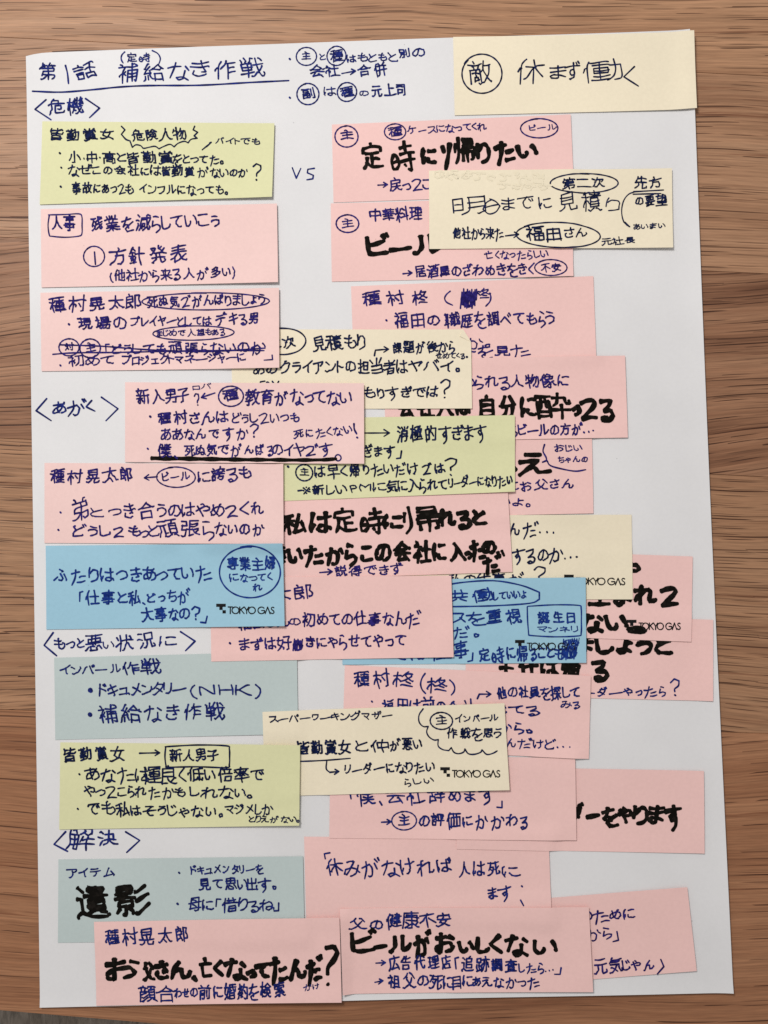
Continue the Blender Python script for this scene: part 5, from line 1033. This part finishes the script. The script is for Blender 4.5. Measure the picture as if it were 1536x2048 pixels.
n = Note('palepink', [(251.6, 765.3), (728.3, 769), (729, 929), (251.6, 924.6)], 'pink sticky note with a thick black underline along its bottom edge', 1.3, bl=.3)
n.t(274, 796, 380, 794, 31, '新人男子'); n.t(387, 777, 424, 774, 12, 'ロバ', 2.6); n.t(390, 799, 400, 798, 24, '?', 2.8); n.arrow(431, 787, 404, 796, 3); n.ring(463, 794, 25, 20); n.t(448, 795, 479, 793, 28, '種', 3.2); n.t(493, 798, 702, 798, 34, '教育がなってない', 3.2)
n.dot(302, 834); n.t(317, 838, 458, 838, 31, '種村さんは'); n.t(467, 840, 600, 838, 25, 'どうしていつも'); n.t(325, 871, 498, 868, 27, 'ああなんですか'); n.t(502, 862, 518, 862, 28, '?'); n.t(588, 872, 704, 862, 22, '死にたくない'); n.t(708, 864, 718, 864, 34, '!')
n.dot(297, 898); n.t(317, 905, 356, 904, 31, '僕、'); n.t(371, 904, 548, 902, 26, '死ぬ気でがんばる'); n.t(548, 902, 664, 902, 27, 'のイヤです'); n.line([(304, 917), (400, 918.5), (480, 920), (560, 921), (640, 921), (674, 919)], 'marker_underline', 8, 'marker'); n.ring(677, 917, 6, 6, 3)

n = Note('grey', [(119, 1717), (606.5, 1710.5), (610, 1876), (118, 1883)], 'grey-green sticky note at the lower left with two very thick marker characters', .4, 'navy')
n.t(139, 1746, 231, 1742, 24, 'アイテム', 3.2); n.m(156, 1810, 222, 1806, 78, '遺', 10); n.m(226, 1806, 308, 1804, 78, '影', 10.5)
n.dot(360, 1743); n.dot(357, 1805); n.t(384, 1739, 526, 1737, 24, 'ドキュメンタリーを'); n.t(398, 1767, 552, 1768, 28, '見て思い出す。'); n.t(380, 1809, 428, 1808, 28, '母に'); n.t(432, 1808, 558, 1810, 30, '「借りるね」')

n = Note('pink', [(891, 1811), (1371.5, 1771), (1390.3, 1937.5), (908, 1979)], 'pink sticky note tilted counter-clockwise at the lower right, its left half hidden', .9, 'violet')
n.t(1160, 1833, 1268, 1826, 28, 'のために'); n.t(1172, 1868, 1220, 1863, 24, 'から'); n.line([(1232, 1860), (1235, 1877), (1224, 1880)], 'handwritten_line'); n.t(1160, 1932, 1243, 1928, 36, 'は元気'); n.t(1244, 1928, 1306, 1926, 26, 'じゃん', 3.2); n.line([(1319, 1915), (1325, 1929), (1312, 1944)], 'handwritten_line')

n = Note('pink', [(608.7, 1672), (1096, 1676), (1102, 1840), (613, 1840)], 'pink sticky note low in the middle with thin widely spaced pen writing and no marker', .5, 'navy')
n.line([(660, 1704), (649, 1706), (651, 1716)], 'handwritten_line'); n.t(655, 1737, 905, 1733, 40, '休みがなければ'); n.t(915, 1738, 1000, 1738, 38, '人は死'); n.t(1006, 1742, 1040, 1741, 28, 'に'); n.t(977, 1786, 1022, 1784, 30, 'ます'); n.dot(1043, 1770); n.line([(1040, 1797), (1046, 1808)], 'handwritten_line')

n = Note('pink', [(918, 1532), (1405, 1540), (1406.4, 1704.5), (912.4, 1696)], 'pink sticky note at the lower right with only thick marker words near the sheet edge', .5)
n.m(1128, 1630, 1168, 1629, 46, 'ダ', 8); n.m(1172, 1632, 1197, 1630, 24, 'ー', 8.5); n.m(1205, 1632, 1233, 1631, 42, 'を', 7.5); n.m(1234, 1631, 1263, 1630, 42, 'や', 7.5); n.m(1268, 1632, 1290, 1631, 46, 'り', 8); n.m(1298, 1630, 1323, 1630, 44, 'ま', 7.5); n.m(1328, 1634, 1361, 1632, 56, 'す', 8)

n = Note('pink', [(661, 1510), (1148.6, 1514), (1151, 1677.6), (659, 1674.7)], 'pink sticky note low in the middle with a short arrow to a ringed character', .6, 'navy')
n.t(700, 1592, 990, 1590, 40, '「僕、会社辞めます'); n.line([(1003, 1600), (1003, 1613), (993, 1612)], 'handwritten_line'); n.arrow(763, 1643, 782, 1642, 3, hd=8); n.ring(808, 1640, 25, 18); n.t(797, 1641, 820, 1640, 26, '主'); n.t(837, 1642, 1055, 1641, 32, 'の評価にかかわる')

n = Note('pink', [(690, 1329.5), (1180, 1350.5), (1176, 1516), (685, 1495)], 'pink sticky note tilted clockwise, tucked between a blue note and a cream note', .6, 'navy')
n.t(708, 1359, 781, 1358, 36, '種村'); n.t(789, 1361, 825, 1363, 32, '柊'); n.line([(850, 1346), (844, 1355), (841, 1367), (844, 1378), (851, 1386)], 'drawn_bracket'); n.t(855, 1372, 893, 1373, 34, '柊'); n.line([(899, 1359), (906, 1366), (909, 1375), (907, 1383), (902, 1389)], 'drawn_bracket')
n.dot(744, 1402); n.t(762, 1414, 950, 1418, 38, '福田は前の会社'); n.line([(954, 1396), (958, 1387)], 'drawn_line'); n.arrow(958, 1387, 981, 1387, 3); n.t(992, 1386, 1157, 1386, 28, '他の社員を探して'); n.t(1122, 1409, 1160, 1409, 19, 'みる')
n.t(990, 1420, 1077, 1420, 26, 'じてる'); n.t(990, 1455, 1062, 1456, 28, 'から。'); n.t(985, 1485, 1136, 1490, 22, 'なんだけど…')

n = Note('grey', [(110.3, 1314.9), (594.5, 1302.5), (597, 1466.5), (112.7, 1478.4)], 'grey-blue sticky note in the left column with two bold round bullets', .5, 'navy')
n.t(124, 1341, 245, 1338, 24, 'インパール'); n.t(246, 1338, 320, 1334, 32, '作戦'); n.dot(183, 1380, 4.6); n.dot(182, 1428, 4.2); n.t(201, 1382, 374, 1378, 32, 'ドキュメンタリー'); n.t(382, 1381, 520, 1380, 32, '(NHK)', slant=.02, jit=.25); n.t(200, 1430, 448, 1425, 40, '補給なき作戦', 3.2)

n = Note('yellow', [(526, 1422.6), (1007.3, 1404.3), (1017.3, 1576), (531, 1592)], 'cream sticky note in the lower middle with a scalloped cloud line and printed mark', 1.2, 'dark', bl=.4)
n.t(541, 1438, 783, 1430, 20, 'スーパーワーキングマザー', 2.9); n.t(596, 1497, 700, 1494, 32, '皆勤賞女', 3.3); n.line([(590, 1522), (640, 1520), (701, 1515)], 'underline'); n.t(712, 1493, 778, 1492, 28, 'と仲'); n.t(780, 1489, 842, 1488, 28, 'が悪い')
n.line([(654, 1521), (653, 1536), (660, 1543)], 'drawn_line'); n.arrow(660, 1543, 678, 1541, 3, hd=8); n.t(690, 1539, 868, 1533, 25, 'リーダーになりたい', 3); n.t(809, 1564, 867, 1559, 17, 'らしい')
n.line([(846, 1416), (838, 1428), (838, 1442), (846, 1451), (856, 1451)], 'cloud_outline', 2.8)
n.lines([[(856, 1451), (853, 1462), (858, 1472), (868, 1478), (876, 1477)], [(876, 1477), (876, 1490), (885, 1497), (897, 1499), (902, 1493)], [(902, 1493), (907, 1502), (916, 1505), (926, 1502), (929, 1496)], [(929, 1496), (936, 1505), (948, 1506), (960, 1502), (963, 1497)], [(963, 1497), (972, 1506), (984, 1504), (993, 1499)]], 'cloud_outline', 2.8)
n.ring(882, 1440, 22, 17); n.t(872, 1440, 893, 1439, 20, '主'); n.t(910, 1437, 993, 1434, 18, 'インパール', 3); n.t(893, 1466, 1000, 1466, 24, '作戦を思う', 3.2); n.logo(880, 1532, 998, 1550)

n = Note('green', [(122.7, 1483.7), (601.4, 1488.4), (599.6, 1647.7), (121, 1657)], 'yellow-green sticky note at the lower left with an arrow to a boxed heading', 1.2, 'dark', bl=.5)
n.t(130, 1510, 250, 1508, 33, '皆勤賞女', 3.2); n.arrow(281, 1505, 321, 1504, 3.1); n.rbox(331, 1490, 461, 1533); n.t(342, 1512, 440, 1510, 28, '新人男子'); n.dot(161, 1547); n.t(175, 1550, 298, 1550, 33, 'あなたは'); n.t(292, 1550, 372, 1549, 38, '運良く'); n.t(380, 1550, 432, 1549, 30, '低い'); n.t(438, 1548, 528, 1550, 32, '倍率で')
n.t(173, 1583, 350, 1583, 26, 'やってこられたか'); n.t(350, 1583, 506, 1585, 27, 'もしれない。'); n.dot(158, 1616); n.t(177, 1617, 260, 1619, 32, 'でも私'); n.t(262, 1620, 446, 1622, 28, 'はそうじゃない。'); n.t(455, 1618, 546, 1616, 24, 'マジメしか'); n.t(500, 1637, 599, 1635, 16, 'とりえがない。', 2.9)

n = Note('blue', [(684, 1160), (1168.8, 1154.5), (1170.6, 1324.3), (685.3, 1328.6)], 'blue sticky note in the right half with a boxed word and a scribbled-over printed mark', 1.0, 'blue')
n.line([(880, 1173), (920, 1165), (985, 1161), (1040, 1170), (1077, 1184), (1077, 1198), (1058, 1206), (985, 1211), (890, 1213)], 'drawn_ring'); n.t(892, 1195, 985, 1192, 28, '共働'); n.t(986, 1193, 1052, 1190, 22, 'していいよ', 2.9); n.t(860, 1238, 968, 1237, 28, 'ンスを'); n.t(972, 1236, 1042, 1234, 33, '重視')
n.t(900, 1266, 956, 1264, 27, 'だ。'); n.t(780, 1310, 905, 1308, 34, 'ては仕'); n.t(908, 1303, 936, 1302, 36, '事'); n.line([(945, 1305), (944, 1320), (935, 1322)], 'handwritten_line'); n.t(957, 1310, 1126, 1306, 32, '定時に帰ることも'); n.logo(1029, 1279, 1148, 1298); n.scribble(1122, 1292, 1152, 1316, 24, 2.4, 'blue'); n.scribble(1124, 1278, 1156, 1291, 10, 2.2, 'blue')
n.rbox(1053, 1210, 1161, 1271); n.t(1072, 1236, 1148, 1235, 28, '誕生日'); n.t(1074, 1259, 1154, 1258, 14, 'マンネリ')

n = Note('pink', [(420, 1155), (901.7, 1151), (906.5, 1312.8), (424, 1322.3)], 'pink sticky note partly under the left blue one, one character inked out', 1.1, 'violet')
n.t(540, 1188, 625, 1185, 36, '太郎', 3.2); n.t(478, 1247, 578, 1244, 30, '福田さん'); n.t(580, 1244, 601, 1243, 20, 'の'); n.t(606, 1242, 706, 1240, 32, '初めての'); n.t(710, 1240, 840, 1237, 32, '仕事なんだ'); n.dot(461, 1286); n.t(480, 1290, 583, 1288, 30, 'まずは好')
n.scribble(587, 1280, 606, 1300, 16); n.t(612, 1286, 812, 1282, 29, 'きにやらせてやって')

n = Note('blue', [(93.4, 1091.6), (567.4, 1087), (571, 1251), (95, 1258.6)], 'blue sticky note in the left column with a big ring around small words', 1.4, 'blue', bl=.3)
n.t(111, 1154, 425, 1148, 34, 'ふたりはつきあっていた', 3.2); n.t(160, 1199, 282, 1197, 32, '「仕事と私'); n.t(286, 1198, 382, 1192, 27, '、どっちが', 3.1); n.t(284, 1231, 380, 1228, 31, '大事なの', 3.2); n.t(386, 1226, 402, 1225, 32, '?', 3.2); n.line([(416, 1232), (413, 1245), (403, 1244)], 'handwritten_line', 3.2)
n.ring(501, 1144, 61, 51, 3.1); n.t(457, 1130, 552, 1129, 31, '専業主婦', 3.1); n.t(463, 1156, 546, 1154, 20, 'になってく'); n.t(506, 1176, 526, 1175, 20, 'れ'); n.logo(434, 1207, 550, 1226)

n = Note('pink', [(190.4, 1840.8), (679.6, 1831), (684, 1999), (195.4, 2007.5)], 'pink sticky note at bottom left, its marker line ending in a large question mark', 1.1, 'navy', bl=.2)
n.t(212, 1874, 378, 1868, 38, '種村晃太郎'); n.m(219, 1941, 275, 1937, 54, 'お', 8.5); n.m(286, 1943, 312, 1942, 46, '父'); n.m(314, 1942, 338, 1941, 44, 'さ'); n.m(342, 1941, 382, 1940, 44, 'ん'); n.line([(388, 1951), (395, 1959)], 'marker_lettering', 9, 'marker')
n.m(400, 1938, 428, 1937, 52, '亡'); n.m(430, 1938, 448, 1937, 42, 'く'); n.m(454, 1936, 493, 1936, 50, 'な'); n.m(496, 1944, 511, 1943, 28, 'っ'); n.m(514, 1940, 540, 1938, 42, 'て'); n.m(543, 1938, 574, 1936, 52, 'た'); n.m(579, 1938, 611, 1936, 44, 'ん'); n.m(613, 1937, 648, 1934, 54, 'だ')
n.line([(652, 1892), (668, 1889), (676, 1900), (668, 1916), (657, 1930), (656, 1945)], 'marker_lettering', 9, 'marker'); n.line([(656, 1963), (658, 1965)], 'marker_lettering', 9, 'marker'); n.t(283, 1986, 350, 1984, 34, '顔合'); n.t(352, 1984, 396, 1984, 24, 'わせの'); n.t(398, 1983, 448, 1982, 32, '前に'); n.t(450, 1981, 573, 1978, 34, '婚約を検索'); n.t(610, 1971, 640, 1968, 12, 'かけ', 2.8)

n = Note('pink', [(680.4, 1815), (1175, 1809.5), (1183.5, 1977.5), (686.4, 1984.6)], 'pink sticky note at the bottom centre, marker line above two pen lines with arrows', 1.0, 'navy', bl=.3)
n.t(698, 1846, 765, 1848, 28, '父の', 3.2); n.t(774, 1842, 900, 1840, 36, '健康不安', 3.2); n.m(707, 1887, 752, 1885, 54, 'ビ', 8.3); n.m(748, 1893, 772, 1891, 20, 'ー', 8.3); n.m(778, 1888, 820, 1887, 48, 'ル', 8.3); n.m(826, 1888, 866, 1884, 50, 'が', 8); n.m(869, 1890, 911, 1888, 52, 'お', 8); n.m(919, 1892, 945, 1891, 34, 'い', 8.3); n.m(954, 1890, 976, 1890, 42, 'し', 8.3); n.m(981, 1889, 1002, 1889, 46, 'く', 8.3); n.m(1010, 1889, 1055, 1887, 48, 'な', 8.3); n.m(1068, 1891, 1110, 1890, 42, 'い', 8.3)
n.arrow(752, 1924, 771, 1923, 3, hd=8); n.t(779, 1927, 903, 1925, 32, '広告代理店'); n.t(912, 1928, 1035, 1928, 32, '「追跡調査'); n.t(1036, 1932, 1104, 1932, 24, 'したら…'); n.line([(1120, 1930), (1118, 1943), (1107, 1943)], 'handwritten_line'); n.arrow(750, 1962, 766, 1959, 3, hd=8); n.t(776, 1962, 905, 1962, 32, '祖父の死に'); n.t(905, 1963, 944, 1961, 28, '目に'); n.t(946, 1962, 1077, 1960, 26, 'あえなかった')

for o in scene.objects:
    if '_o' in o: del o['_o']
